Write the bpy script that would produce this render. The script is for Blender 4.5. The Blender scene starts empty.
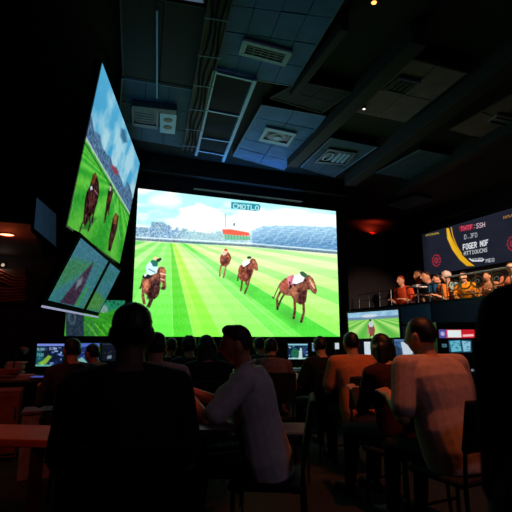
import bpy, bmesh, math, random
import numpy as np
from mathutils import Vector, Matrix, noise as mnoise
random.seed(7)
RNG = np.random.RandomState(3)
C = bpy.context.scene.collection
PI = math.pi

# ------------------------------------------------------------------ camera geometry (metres, eye 1.25 m above floor)
FPX = 450.0; PITCH = math.radians(10.2); YAW = math.radians(21.5)
EYE = np.array([0, 0, 1.25])
Fv = np.array([math.sin(YAW)*math.cos(PITCH), math.cos(YAW)*math.cos(PITCH), math.sin(PITCH)])
Rv = np.array([math.cos(YAW), -math.sin(YAW), 0.0]); Uv = np.cross(Rv, Fv)
def ray(x, y): return Fv*FPX + Rv*(x-256) + Uv*(256-y)
def hit(x, y, ax, v):
    d = ray(x, y); t = (v-EYE[ax])/d[ax]; return Vector(EYE+d*t)
HF = np.array([math.sin(YAW), math.cos(YAW), 0])
def at(x, y, D):
    d = ray(x, y); return Vector(EYE + d*(D/(d@HF)))
def para(a, b, c, d, s):
    A = np.stack([ray(*a), -ray(*b), ray(*c)], 1); k = np.append(np.linalg.solve(A, ray(*d)), 1)*s
    return [Vector(EYE + k[i]*ray(*q)) for i, q in enumerate((a, b, c, d))]

cam = bpy.data.cameras.new('camera'); co = bpy.data.objects.new('camera', cam); C.objects.link(co)
cam.sensor_width = 36; cam.lens = 36*FPX/512; cam.clip_start = .05
co.matrix_world = Matrix(((Rv[0], Uv[0], -Fv[0], EYE[0]), (Rv[1], Uv[1], -Fv[1], EYE[1]), (Rv[2], Uv[2], -Fv[2], EYE[2]), (0, 0, 0, 1)))
cam.dof.use_dof = True; cam.dof.focus_distance = 7.0; cam.dof.aperture_fstop = 4.0
sc = bpy.context.scene; sc.camera = co
sc.view_settings.view_transform = 'Standard'; sc.view_settings.look = 'None'
sc.view_settings.exposure = 0; sc.view_settings.gamma = 1; sc.view_settings.use_curve_mapping = False
w = bpy.data.worlds.new('world'); sc.world = w; w.use_nodes = True
w.node_tree.nodes['Background'].inputs[0].default_value = (.02, .03, .05, 1)
w.node_tree.nodes['Background'].inputs[1].default_value = .02

# ------------------------------------------------------------------ materials
def lin(c): 
    c = np.asarray(c, float)/255.0
    return np.where(c <= .04045, c/12.92, ((c+.055)/1.055)**2.4)
MATS = {}
def mat(name, rgb, rough=.6, metal=0.0, var=.25, scale=18, bump=.0, spec=.4, emit=None, es=0, alpha=None):
    if name in MATS: return MATS[name]
    m = bpy.data.materials.new(name); m.use_nodes = True; nt = m.node_tree; b = nt.nodes['Principled BSDF']
    l = lin(rgb)
    tc = nt.nodes.new('ShaderNodeTexCoord'); nz = nt.nodes.new('ShaderNodeTexNoise')
    nz.inputs['Scale'].default_value = scale; nz.inputs['Detail'].default_value = 4
    nt.links.new(tc.outputs['Object'], nz.inputs['Vector'])
    cr = nt.nodes.new('ShaderNodeValToRGB')
    cr.color_ramp.elements[0].position = .3; cr.color_ramp.elements[1].position = .7
    cr.color_ramp.elements[0].color = (*(l*(1-var)), 1); cr.color_ramp.elements[1].color = (*np.minimum(l*(1+var), 1), 1)
    nt.links.new(nz.outputs['Fac'], cr.inputs['Fac']); nt.links.new(cr.outputs['Color'], b.inputs['Base Color'])
    b.inputs['Roughness'].default_value = rough; b.inputs['Metallic'].default_value = metal
    b.inputs['Specular IOR Level'].default_value = spec
    if bump:
        bp = nt.nodes.new('ShaderNodeBump'); bp.inputs['Strength'].default_value = bump; bp.inputs['Distance'].default_value = .01
        nt.links.new(nz.outputs['Fac'], bp.inputs['Height']); nt.links.new(bp.outputs['Normal'], b.inputs['Normal'])
    if emit is not None:
        b.inputs['Emission Color'].default_value = (*lin(emit), 1); b.inputs['Emission Strength'].default_value = es
    MATS[name] = m; return m
def screenmat(name, strength):
    m = bpy.data.materials.new(name); m.use_nodes = True; nt = m.node_tree
    nt.nodes.remove(nt.nodes['Principled BSDF'])
    e = nt.nodes.new('ShaderNodeEmission'); a = nt.nodes.new('ShaderNodeAttribute'); a.attribute_name = 'Col'
    e.inputs['Strength'].default_value = strength
    nt.links.new(a.outputs['Color'], e.inputs['Color']); nt.links.new(e.outputs[0], nt.nodes['Material Output'].inputs[0])
    return m
SCR = screenmat('lit_screen', 1.0)
BLACK = mat('black_plastic', (14, 14, 16), .45, var=.15)
DARKMET = mat('dark_metal', (40, 44, 50), .4, .8, var=.1)
CHROME = mat('chrome', (190, 190, 195), .2, 1, var=.03)

# ------------------------------------------------------------------ object helpers
def tag(o, label=None, cat=None, group=None, kind=None):
    if label: o['label'] = label
    if cat: o['category'] = cat
    if group: o['group'] = group
    if kind: o['kind'] = kind
    return o
def empty(name, loc, label=None, cat=None, group=None, rz=0):
    o = bpy.data.objects.new(name, None); C.objects.link(o); o.location = loc; o.rotation_euler = (0, 0, rz); o.empty_display_size = .1
    return tag(o, label, cat, group)
def link(name, me, m, parent=None, world=True, smooth=False):
    o = bpy.data.objects.new(name, me); C.objects.link(o)
    if m and not me.materials: me.materials.append(m)
    if smooth: me.shade_smooth()
    if parent:
        o.parent = parent
        if world:
            o.matrix_parent_inverse = (Matrix.Translation(parent.location) @ Matrix.Rotation(parent.rotation_euler[2], 4, 'Z')).inverted()
    return o
def obj(name, bm, m, parent=None, world=True, smooth=False, bevel=0):
    """one bmesh -> one object. world=True: the coordinates are world ones"""
    bmesh.ops.recalc_face_normals(bm, faces=bm.faces)
    me = bpy.data.meshes.new(name); bm.to_mesh(me); bm.free()
    o = link(name, me, m, parent, world, smooth)
    if bevel:
        md = o.modifiers.new('bevel', 'BEVEL'); md.width = bevel; md.segments = 2; md.limit_method = 'ANGLE'
    return o
def B(): return bmesh.new()
def box(bm, x0, x1, y0, y1, z0, z1, M=None):
    vs = [bm.verts.new(Vector(p)) for p in ((x0,y0,z0),(x1,y0,z0),(x1,y1,z0),(x0,y1,z0),(x0,y0,z1),(x1,y0,z1),(x1,y1,z1),(x0,y1,z1))]
    if M:
        for v in vs: v.co = M @ v.co
    for f in ((0,1,2,3),(4,5,6,7),(0,1,5,4),(1,2,6,5),(2,3,7,6),(3,0,4,7)): bm.faces.new([vs[i] for i in f])
    return bm
def slab(bm, q, th):
    """a solid plate whose front is quad q (TL,TR,BR,BL) and which runs th behind it"""
    n = (q[1]-q[0]).cross(q[3]-q[0]).normalized()
    if n.dot(Vector(EYE)-q[0]) < 0: n = -n
    a = [bm.verts.new(p) for p in q]; b = [bm.verts.new(p-n*th) for p in q]
    bm.faces.new(a); bm.faces.new(b[::-1])
    for i in range(4): bm.faces.new((a[i], a[(i+1)%4], b[(i+1)%4], b[i]))
    return n
def bil(q, u, v): return (q[0]*(1-u)+q[1]*u)*(1-v)+(q[3]*(1-u)+q[2]*u)*v
def subq(q, u0, u1, v0, v1): return [bil(q,u0,v0), bil(q,u1,v0), bil(q,u1,v1), bil(q,u0,v1)]
def tube(bm, pts, r, n=10, closed=False, r2=None):
    pts = [Vector(p) for p in pts]; rings = []
    N = len(pts)
    for i, p in enumerate(pts):
        if closed: t = (pts[(i+1)%N]-pts[i-1])
        else: t = pts[min(i+1, N-1)]-pts[max(i-1, 0)]
        t.normalize(); a = t.cross(Vector((0,0,1)) if abs(t.z) < .9 else Vector((1,0,0))).normalized(); b = t.cross(a)
        rr = r if r2 is None else r+(r2-r)*i/(N-1)
        rings.append([bm.verts.new(p+(a*math.cos(2*PI*k/n)+b*math.sin(2*PI*k/n))*rr) for k in range(n)])
    for i in range(N if closed else N-1):
        A, Bq = rings[i], rings[(i+1)%N]
        for k in range(n): bm.faces.new((A[k], A[(k+1)%n], Bq[(k+1)%n], Bq[k]))
    if not closed: bm.faces.new(rings[0][::-1]); bm.faces.new(rings[-1])
def lathe(bm, prof, c=(0,0,0), n=24):
    rings = [[bm.verts.new((c[0]+r*math.cos(2*PI*k/n), c[1]+r*math.sin(2*PI*k/n), c[2]+z)) for k in range(n)] for r, z in prof]
    for A, Bq in zip(rings, rings[1:]):
        for k in range(n): bm.faces.new((A[k], A[(k+1)%n], Bq[(k+1)%n], Bq[k]))
    bm.faces.new(rings[0][::-1]); bm.faces.new(rings[-1])
def capsule(bm, p, q, r1, r2, n=12, flat=1.0, fax=None):
    """tapered limb with rounded ends"""
    p = Vector(p); q = Vector(q); t = (q-p); L = t.length; t.normalize()
    a = t.cross(Vector(fax) if fax is not None else (Vector((0,0,1)) if abs(t.z) < .9 else Vector((1,0,0)))).normalized(); b = t.cross(a)
    st = []
    for k in range(4): th = -PI/2+k*PI/8; st.append((p+t*(r1*math.sin(th)), r1*math.cos(th)+1e-4))
    for k in range(4): st.append((p+t*L*k/3, r1+(r2-r1)*k/3))
    for k in range(1, 5): th = k*PI/8; st.append((q+t*(r2*math.sin(th)), r2*math.cos(th)+1e-4))
    rings = [[bm.verts.new(c+(a*math.cos(2*PI*k/n)+b*math.sin(2*PI*k/n)*flat)*r) for k in range(n)] for c, r in st]
    for A, Bq in zip(rings, rings[1:]):
        for k in range(n): bm.faces.new((A[k], A[(k+1)%n], Bq[(k+1)%n], Bq[k]))
    bm.faces.new(rings[0][::-1]); bm.faces.new(rings[-1])
def ellipsoid(bm, c, r, M=None, fn=None, nu=20, nv=14):
    c = Vector(c); rows = []
    for j in range(nv+1):
        th = PI*j/nv; row = []
        for i in range(nu):
            ph = 2*PI*i/nu; d = Vector((math.sin(th)*math.cos(ph), math.sin(th)*math.sin(ph), math.cos(th)))
            if j in (0, nv) and i: row.append(row[0]); continue
            p = fn(d) if fn else Vector((d.x*r[0], d.y*r[1], d.z*r[2]))
            if M: p = M @ p
            row.append(bm.verts.new(c+p))
        rows.append(row)
    for j in range(nv):
        for i in range(nu):
            f = [rows[j][i], rows[j+1][i], rows[j+1][(i+1)%nu], rows[j][(i+1)%nu]]
            g = []
            for v in f:
                if v not in g: g.append(v)
            if len(g) > 2: bm.faces.new(g)
def loft(bm, rings, n=20, M=None):
    """rings: (center, rx, ry) in the torso frame M (3x3), stacked"""
    rr = []
    for c, rx, ry in rings:
        row = []
        for k in range(n):
            a = 2*PI*k/n; ca, sa = math.cos(a), math.sin(a)
            ex = math.copysign(abs(ca)**.85, ca); ey = math.copysign(abs(sa)**.85, sa)
            row.append(bm.verts.new(Vector(c)+(M @ Vector((ex*rx, ey*ry, 0)))))
        rr.append(row)
    for A, Bq in zip(rr, rr[1:]):
        for k in range(n): bm.faces.new((A[k], A[(k+1)%n], Bq[(k+1)%n], Bq[k]))
    bm.faces.new(rr[0][::-1]); bm.faces.new(rr[-1])
def fuse(name, bm, voxel, smooth=3):
    """union overlapping closed shapes into one continuous skin"""
    bmesh.ops.recalc_face_normals(bm, faces=bm.faces)
    me = bpy.data.meshes.new('tmp'); bm.to_mesh(me); bm.free()
    o = bpy.data.objects.new('tmp', me); C.objects.link(o)
    r = o.modifiers.new('r', 'REMESH'); r.mode = 'VOXEL'; r.voxel_size = voxel; r.use_smooth_shade = True
    if smooth:
        s = o.modifiers.new('s', 'SMOOTH'); s.factor = .5; s.iterations = smooth
    dg = bpy.context.evaluated_depsgraph_get(); dg.update()
    out = bpy.data.meshes.new_from_object(o.evaluated_get(dg)); out.name = name
    bpy.data.objects.remove(o); bpy.data.meshes.remove(me)
    out.materials.clear()
    return out

# ------------------------------------------------------------------ screen pictures: a fine grid of coloured points
FONT = {'A':'0E11111F111111','B':'1E11111E11111E','C':'0F10101010100F','D':'1E11111111111E','E':'1F10101E10101F','F':'1F10101E101010',
 'G':'0F10101711110F','H':'1111111F111111','I':'0E04040404040E','J':'0701010101110E','L':'1010101010101F','M':'111B1515111111','N':'11191515131111',
 'O':'0E11111111110E','Q':'0E11111115120D','R':'1E11111E141211','S':'0F10100E01011E','T':'1F040404040404','U':'1111111111110E','V':'11111111110A04',
 ':':'00040000000400','.':'00000000000404',' ':'00000000000000','1':'040C040404040E','3':'1E01010E01011E','7':'1F010204040808','5':'1F101E0101110E','+':'0004041F040400'}
def vnoise(x, y, seed=0):
    xi = np.floor(x).astype(int); yi = np.floor(y).astype(int); xf = x-xi; yf = y-yi
    h = lambda a, b: (np.sin(a*127.1+b*311.7+seed*74.7)*43758.5453) % 1.0
    sx = xf*xf*(3-2*xf); sy = yf*yf*(3-2*yf)
    return (h(xi, yi)*(1-sx)+h(xi+1, yi)*sx)*(1-sy)+(h(xi, yi+1)*(1-sx)+h(xi+1, yi+1)*sx)*sy
def fbm(x, y, seed=0, o=4):
    s = 0; a = .5
    for i in range(o): s = s+a*vnoise(x*2**i, y*2**i, seed+i); a *= .5
    return s/(1-.5**o)
class Pic:
    def __init__(s, q, nx, ny):
        s.q = q; s.nx, s.ny = nx, ny
        u, v = np.meshgrid(np.linspace(0, 1, nx), np.linspace(0, 1, ny)); s.u, s.v = u, v
        Q = [np.array(p) for p in q]
        P = (Q[0][None,None]*(1-u)[...,None]+Q[1][None,None]*u[...,None])*(1-v)[...,None]+(Q[3][None,None]*(1-u)[...,None]+Q[2][None,None]*u[...,None])*v[...,None]
        s.P = P; s.c = np.zeros((ny, nx, 3))
        d = P-EYE; z = d@Fv; s.x = 256+FPX*(d@Rv)/z; s.y = 256-FPX*(d@Uv)/z      # the picture's drawing units
    def units(s, W, H): s.x = s.u*W; s.y = s.v*H
    def mix(s, m, col):
        m = np.clip(m, 0, 1)[..., None]; s.c = s.c*(1-m)+np.asarray(col, float)*m
    def poly(s, pts, col, soft=.7, a=1.0):
        p = np.array(pts, float); x0, y0 = p.min(0)-2; x1, y1 = p.max(0)+2
        idx = np.nonzero((s.x > x0)&(s.x < x1)&(s.y > y0)&(s.y < y1))
        if not len(idx[0]): return
        X = s.x[idx]; Y = s.y[idx]; ins = np.zeros(X.shape, bool); dm = np.full(X.shape, 1e9)
        for i in range(len(p)):
            ax, ay = p[i]; bx, by = p[(i+1)%len(p)]
            cnd = ((ay > Y) != (by > Y)) & (X < (bx-ax)*(Y-ay)/(by-ay+1e-12)+ax); ins ^= cnd
            ex, ey = bx-ax, by-ay; t = np.clip(((X-ax)*ex+(Y-ay)*ey)/(ex*ex+ey*ey+1e-12), 0, 1)
            dm = np.minimum(dm, np.hypot(X-ax-t*ex, Y-ay-t*ey))
        m = np.clip(.5+np.where(ins, dm, -dm)/soft, 0, 1)[:, None]*a
        s.c[idx] = s.c[idx]*(1-m)+np.asarray(col, float)*m
    def ell(s, cx, cy, rx, ry, col, soft=.7, a=1.0, rot=0):
        s.poly([(cx+rx*math.cos(k*PI/8)*math.cos(rot)-ry*math.sin(k*PI/8)*math.sin(rot), cy+rx*math.cos(k*PI/8)*math.sin(rot)+ry*math.sin(k*PI/8)*math.cos(rot)) for k in range(16)], col, soft, a)
    def line(s, pts, w, col, soft=.7, a=1.0):
        for (ax, ay), (bx, by) in zip(pts, pts[1:]):
            L = math.hypot(bx-ax, by-ay)+1e-9; nx, ny = -(by-ay)/L*w/2, (bx-ax)/L*w/2
            s.poly([(ax+nx, ay+ny), (bx+nx, by+ny), (bx-nx, by-ny), (ax-nx, ay-ny)], col, soft, a)
    def text(s, t, o, ux, uy, col, soft=.4):
        for k, ch in enumerate(t):
            g = FONT.get(ch, FONT[' '])
            for r in range(7):
                bits = int(g[2*r:2*r+2], 16)
                for b in range(5):
                    if bits >> (4-b) & 1:
                        f = lambda i, j: (o[0]+(k*6+b+i)*ux[0]+(r+j)*uy[0], o[1]+(k*6+b+i)*ux[1]+(r+j)*uy[1])
                        s.poly([f(0,0), f(1.05,0), f(1.05,1.05), f(0,1.05)], col(k) if callable(col) else col, soft)
    def grain(s, amt, f=1.0, seed=5):
        s.c += (vnoise(s.x*f+31, s.y*f+17, seed)-.5)[..., None]*amt
    def build(s, parent, off=.003, gain=1.0, name='picture'):
        q = s.q; n = (q[1]-q[0]).cross(q[3]-q[0]).normalized()
        if n.dot(Vector(EYE)-q[0]) < 0: n = -n
        P = (s.P+np.array(n)*off).reshape(-1, 3); nx, ny = s.nx, s.ny
        i = np.arange(nx*ny).reshape(ny, nx)
        F = np.stack([i[:-1,:-1], i[1:,:-1], i[1:,1:], i[:-1,1:]], -1).reshape(-1, 4)
        me = bpy.data.meshes.new(name); me.vertices.add(nx*ny); me.vertices.foreach_set('co', P.ravel())
        me.loops.add(F.size); me.loops.foreach_set('vertex_index', F.ravel().astype(np.int32))
        me.polygons.add(len(F)); me.polygons.foreach_set('loop_start', np.arange(0, F.size, 4, dtype=np.int32))
        me.update(calc_edges=True)
        a = me.color_attributes.new('Col', 'FLOAT_COLOR', 'POINT')
        col = np.ones((nx*ny, 4)); col[:, :3] = lin(np.clip(s.c, 0, 255)).reshape(-1, 3)*gain
        a.data.foreach_set('color', col.ravel().astype(np.float32))
        return link(name, me, SCR, parent)

def grow(q, m):
    """the quad enlarged by m metres on each side (bezel)"""
    c = (q[0]+q[1]+q[2]+q[3])/4; ex = (q[1]-q[0]).normalized(); ey = (q[3]-q[0]).normalized()
    return [q[0]-ex*m-ey*m, q[1]+ex*m-ey*m, q[2]+ex*m+ey*m, q[3]-ex*m+ey*m]

# ------------------------------------------------------------------ the room
WALL = mat('dark_wall_paint', (30, 33, 40), .85, var=.15, scale=3)
WALLR = mat('charcoal_wall_paint', (34, 32, 38), .8, var=.15, scale=3)
CEIL = mat('black_ceiling_paint', (12, 14, 19), .9, var=.2, scale=4)
def structure(name, bm, m): return tag(obj(name, bm, m), kind='structure')
fl = mat('dark_carpet', (26, 27, 32), .9, var=.35, scale=40, bump=.3)
structure('floor', box(B(), -4.2, 9.1, -2.6, 11.3, -.1, 0), fl)
structure('ceiling', box(B(), -4.2, 9.1, -2.6, 11.3, 4.62, 4.75), CEIL)
structure('wall_front', box(B(), -4.2, 5.4, 8.5, 8.65, 0, 4.62), WALL)
structure('wall_recess', box(B(), 5.4, 5.55, 8.5, 11.1, 0, 4.62), WALL)
structure('wall_far', box(B(), 5.4, 9.1, 11.1, 11.3, 0, 4.62), WALLR)
structure('wall_right', box(B(), 8.98, 9.1, -2.6, 11.1, 0, 4.62), WALLR)
structure('wall_left', box(B(), -4.2, -4.05, -2.6, 8.5, 0, 4.62), WALL)
structure('wall_back', box(B(), -4.05, 8.98, -2.6, -2.45, 0, 4.62), WALL)
structure('baseboard_front', box(B(), -4.05, 5.4, 8.47, 8.5, 0, .12), BLACK)
SOF = mat('soffit_plaster', (40, 24, 24), .8, var=.1)
structure('trim_1', box(B(), -4.05, -.6, 5.95, 8.5, 2.6, 2.78), SOF)       # lowered soffit over the bar corner

# ------------------------------------------------------------------ ceiling
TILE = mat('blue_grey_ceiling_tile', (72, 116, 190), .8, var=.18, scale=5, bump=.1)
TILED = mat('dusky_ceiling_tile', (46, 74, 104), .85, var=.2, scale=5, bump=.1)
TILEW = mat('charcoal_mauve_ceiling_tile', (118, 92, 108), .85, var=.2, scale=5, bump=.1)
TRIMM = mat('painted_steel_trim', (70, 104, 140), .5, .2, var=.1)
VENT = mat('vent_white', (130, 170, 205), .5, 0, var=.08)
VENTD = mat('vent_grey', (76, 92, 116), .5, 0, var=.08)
def cq(pts, z=4.5): return [hit(x, y, 2, z) for x, y in pts]
def down(q, th):       # solid plate hanging th BELOW the given ceiling quad level
    return [p.copy() for p in q]
def prism(bm, q, z0, z1):
    a = [bm.verts.new((p.x, p.y, z0)) for p in q]; b = [bm.verts.new((p.x, p.y, z1)) for p in q]
    bm.faces.new(a); bm.faces.new(b)
    for i in range(4): bm.faces.new((a[i], a[(i+1)%4], b[(i+1)%4], b[i]))
def ceiling_panel(pts, nx, ny, m, label, holes=(), z=4.5, trim=None):
    trim = trim or (TRIMM if m in (TILE, TILED) else mat('muted_trim', (52, 48, 54), .7))
    q = cq(pts, z); c = (q[0]+q[1]+q[2]+q[3])/4
    e = empty('ceiling_panel', (c.x, c.y, z), label, 'ceiling panel', None)
    bm = B(); prism(bm, q, z+.02, 4.62); obj('backing', bm, CEIL, e)
    bm = B()
    for j in range(ny):
        for i in range(nx):
            s = subq(q, (i+.012)/nx, (i+.988)/nx, (j+.015)/ny, (j+.985)/ny)
            dz = random.uniform(-.004, .004)
            prism(bm, s, z+dz, z+.03)
    obj('tiles', bm, m, e)
    bm = B()
    for i in range(4):
        a, b = q[i], q[(i+1)%4]; tube(bm, [(a.x, a.y, z+.005), (b.x, b.y, z+.005)], .014, 6)
    obj('edge_trim', bm, trim, e)
    return q
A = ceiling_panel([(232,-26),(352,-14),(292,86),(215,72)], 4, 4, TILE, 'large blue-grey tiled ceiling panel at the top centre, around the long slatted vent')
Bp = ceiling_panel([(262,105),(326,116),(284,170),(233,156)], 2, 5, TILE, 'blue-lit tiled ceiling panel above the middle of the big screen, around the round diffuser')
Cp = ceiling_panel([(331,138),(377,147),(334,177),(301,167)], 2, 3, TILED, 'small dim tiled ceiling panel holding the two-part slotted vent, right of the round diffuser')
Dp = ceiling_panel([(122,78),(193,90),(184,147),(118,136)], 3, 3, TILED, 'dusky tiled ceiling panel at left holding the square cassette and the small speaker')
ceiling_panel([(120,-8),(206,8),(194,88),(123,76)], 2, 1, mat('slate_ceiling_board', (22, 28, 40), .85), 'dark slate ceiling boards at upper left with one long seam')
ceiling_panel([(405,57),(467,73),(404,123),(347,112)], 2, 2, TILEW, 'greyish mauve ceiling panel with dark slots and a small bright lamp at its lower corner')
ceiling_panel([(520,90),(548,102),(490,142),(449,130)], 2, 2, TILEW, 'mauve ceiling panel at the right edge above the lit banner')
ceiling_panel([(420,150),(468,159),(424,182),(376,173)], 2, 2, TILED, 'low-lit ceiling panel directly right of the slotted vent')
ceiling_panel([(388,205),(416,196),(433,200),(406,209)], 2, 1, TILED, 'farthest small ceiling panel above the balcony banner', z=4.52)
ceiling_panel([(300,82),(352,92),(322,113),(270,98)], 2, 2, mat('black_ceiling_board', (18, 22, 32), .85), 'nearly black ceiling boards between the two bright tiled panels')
# beams
def beam(a, b, wd, label, z0=4.2, m=None):
    p = hit(*a, 2, z0); q = hit(*b, 2, z0); d = (q-p).normalized(); n = Vector((-d.y, d.x, 0))*wd/2
    bm = B(); prism(bm, [p-n, p+n, q+n, q-n], z0, 4.62)
    return tag(obj('ceiling_beam', bm, m or mat('beam_black', (13, 15, 19), .8, var=.1), bevel=.008), label, 'beam')
beam((345,30), (293,97), .10, 'short thin dark beam running along the right edge of the top centre tiled panel', 4.42)
beam((420,44), (292,167), .2, 'dark ceiling beam passing left of the mauve slotted ceiling panel', 4.36)
beam((530,54), (350,186), .24, 'dark ceiling beam passing right of the mauve slotted ceiling panel', 4.32)
beam((560,108), (398,196), .22, 'long dark ceiling beam running over the lit banner on the right', 4.34)
# cross beam before the screen wall
tag(obj('ceiling_beam', box(B(), .2, 5.4, 8.05, 8.22, 4.28, 4.62), mat('beam_black', (13, 15, 19), .8, var=.1)), 'dark cross beam right above the top edge of the giant screen', 'beam')
# ladder-like metal track
e = empty('ceiling_track', hit(225, 115, 2, 4.46), 'pale metal ladder-shaped track frame hung under the ceiling left of the centre panel', 'ceiling track')
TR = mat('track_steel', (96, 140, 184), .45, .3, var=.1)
def flatbar(name, a, b, wd, par, z=4.44, h=.05):
    p = hit(*a, 2, z); q = hit(*b, 2, z); d = (q-p).normalized(); n = Vector((-d.y, d.x, 0))*wd/2
    bm = B(); prism(bm, [p-n, p+n, q+n, q-n], z, z+h); obj(name, bm, TR, par)
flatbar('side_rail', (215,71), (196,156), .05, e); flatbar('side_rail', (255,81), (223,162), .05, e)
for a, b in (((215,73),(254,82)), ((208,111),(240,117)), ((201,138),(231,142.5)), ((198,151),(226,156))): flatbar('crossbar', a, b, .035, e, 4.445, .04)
for a in ((215,73), (254,83), (198,150), (226,156)):
    p = hit(*a, 2, 4.47); bm = B(); tube(bm, [(p.x, p.y, 4.46), (p.x, p.y, 4.62)], .012, 8); obj('hanger', bm, TR, e)
# cable tray with ducts and cables, left of the track
e = empty('cable_tray', hit(205, 60, 2, 4.4), 'dark cable tray full of conduits left of the metal ladder track', 'cable tray')
p = hit(222, -6, 2, 4.42); q = hit(189, 152, 2, 4.42); d = (q-p).normalized(); n = Vector((-d.y, d.x, 0))
bm = B(); prism(bm, [p-n*.11, p+n*.11, q+n*.11, q-n*.11], 4.45, 4.47); obj('tray_base', bm, mat('tray_steel', (24, 32, 42), .6, .3), e)
for s in (-1, 1):
    bm = B(); prism(bm, [p+n*(.11*s-.006), p+n*(.11*s+.006), q+n*(.11*s+.006), q+n*(.11*s-.006)], 4.42, 4.5); obj('tray_side', bm, mat('tray_steel', (38, 46, 54)), e)
for k in range(3):
    bm = B(); tube(bm, [p+n*(-.06+.06*k+.02*math.sin(i*1.3+k))+d*((q-p).length*i/14)+Vector((0,0,-.015-.01*math.sin(i*2.1+k))) for i in range(15)], .014, 6)
    obj('cable', bm, mat('cable_black', (6, 6, 9), .9, spec=.1), e)
for k in range(6):
    r = p+d*((q-p).length*(k+.5)/6); bm = B(); tube(bm, [r-n*.13+Vector((0,0,-.03)), r+n*.13+Vector((0,0,-.03))], .008, 6); obj('bracket', bm, TR, e)
for s in (-.1, .1):
    for t in (.1, .9):
        r = p+d*((q-p).length*t)+n*s; bm = B(); tube(bm, [(r.x, r.y, 4.46), (r.x, r.y, 4.62)], .008, 6); obj('hanger', bm, TR, e)
# thin conduit down the slate boards
bm = B(); a, b = hit(157, 10, 2, 4.48), hit(157, 98, 2, 4.48); tube(bm, [a, b], .012, 8); tag(obj('conduit', bm, TR), 'thin straight steel conduit running across the dark boards at upper left', 'conduit')

def vent_frame(pts, e, m, z=4.5, border=.14, drop=.035):
    q = cq(pts, z-drop); bm = B()
    inner = subq(q, border*.5, 1-border*.5, border, 1-border)
    for i in range(4):
        prism(bm, [q[i], q[(i+1)%4], inner[(i+1)%4], inner[i]], z-drop, z-.006)
    obj('frame', bm, m, e, bevel=.004)
    bm = B(); prism(bm, inner, z-.012, z-.007); obj('back_plate', bm, BLACK, e)
    return q, inner
def ventroot(pts, label, z=4.5):
    q = cq(pts, z); c = (q[0]+q[1]+q[2]+q[3])/4
    return empty('ceiling_vent', (c.x, c.y, z), label, 'vent', 'ceiling vents and cassettes')
pts = [(243,40),(293,53),(285,67),(238,55)]
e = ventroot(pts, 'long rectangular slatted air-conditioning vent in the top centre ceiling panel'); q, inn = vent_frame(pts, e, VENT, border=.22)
for k in range(3):
    bm = B(); prism(bm, subq(inn, .02, .98, .14+.28*k, .24+.28*k), 4.468, 4.492); obj('slat', bm, VENTD, e)
for k in range(4):
    bm = B(); prism(bm, subq(inn, .18+.2*k, .2+.2*k, .05, .95), 4.464, 4.492); obj('divider', bm, VENTD, e)
pts = [(266,127.5),(297,134),(288,147),(258.5,141)]
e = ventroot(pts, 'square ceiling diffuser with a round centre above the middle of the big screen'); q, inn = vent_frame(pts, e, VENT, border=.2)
c = (inn[0]+inn[1]+inn[2]+inn[3])/4
bm = B(); lathe(bm, [(.02, 0), (.15, .0), (.17, .012), (.17, .022), (.02, .022)], (c.x, c.y, 4.468)); obj('round_diffuser', bm, VENTD, e, smooth=False)
bm = B(); lathe(bm, [(.03, -.016), (.06, -.012), (.07, 0), (.03, 0)], (c.x, c.y, 4.468)); obj('diffuser_hub', bm, VENT, e)
pts = [(329,149),(357,153.5),(346,165.5),(314,163)]
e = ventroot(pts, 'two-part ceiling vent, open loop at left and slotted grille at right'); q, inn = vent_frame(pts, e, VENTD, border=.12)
lp = subq(inn, .04, .36, .08, .92); bm = B()
ring = [bil(lp, .5+.42*math.cos(t), .5+.42*math.sin(t)) for t in np.linspace(0, 2*PI, 17)[:-1]]
tube(bm, [(r.x, r.y, 4.478) for r in ring], .018, 8, closed=True); obj('loop', bm, VENT, e)
for k in range(3):
    bm = B(); prism(bm, subq(inn, .46+.17*k, .56+.17*k, .05, .95), 4.466, 4.492); obj('slat', bm, VENT, e)
pts = [(131,104),(159,108),(158,130),(132,126)]
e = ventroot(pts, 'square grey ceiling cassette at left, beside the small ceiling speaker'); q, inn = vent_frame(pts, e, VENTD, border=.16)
bm = B(); prism(bm, subq(inn, .08, .92, .08, .92), 4.47, 4.49); obj('grille', bm, mat('grille_dark', (40, 48, 56), .6), e)
for k in range(5):
    bm = B(); prism(bm, subq(inn, .1, .9, .13+.17*k, .17+.17*k), 4.464, 4.472); obj('slat', bm, VENTD, e)
pts = [(160,109),(177,111.5),(175,131),(160,129)]
q = cq(pts); c = (q[0]+q[1]+q[2]+q[3])/4
e = empty('ceiling_speaker', (c.x, c.y, 4.5), 'small pale rectangular speaker with two dark cones beside the square cassette', 'speaker')
bm = B(); prism(bm, q, 4.44, 4.494); obj('housing', bm, VENT, e, bevel=.006)
for v in (.3, .66):
    p = bil(q, .5, v); bm = B(); lathe(bm, [(.01, -.006), (.06, -.004), (.075, .004), (.01, .004)], (p.x, p.y, 4.438)); obj('cone', bm, BLACK, e)
pts = [(132,99),(177,104),(176,109),(131,104)]
bm = B(); prism(bm, cq(pts), 4.4, 4.494); tag(obj('duct', bm, mat('duct_grey', (60, 74, 86), .6, .2), bevel=.01), 'low grey duct box just above the square cassette at left', 'duct')
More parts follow.
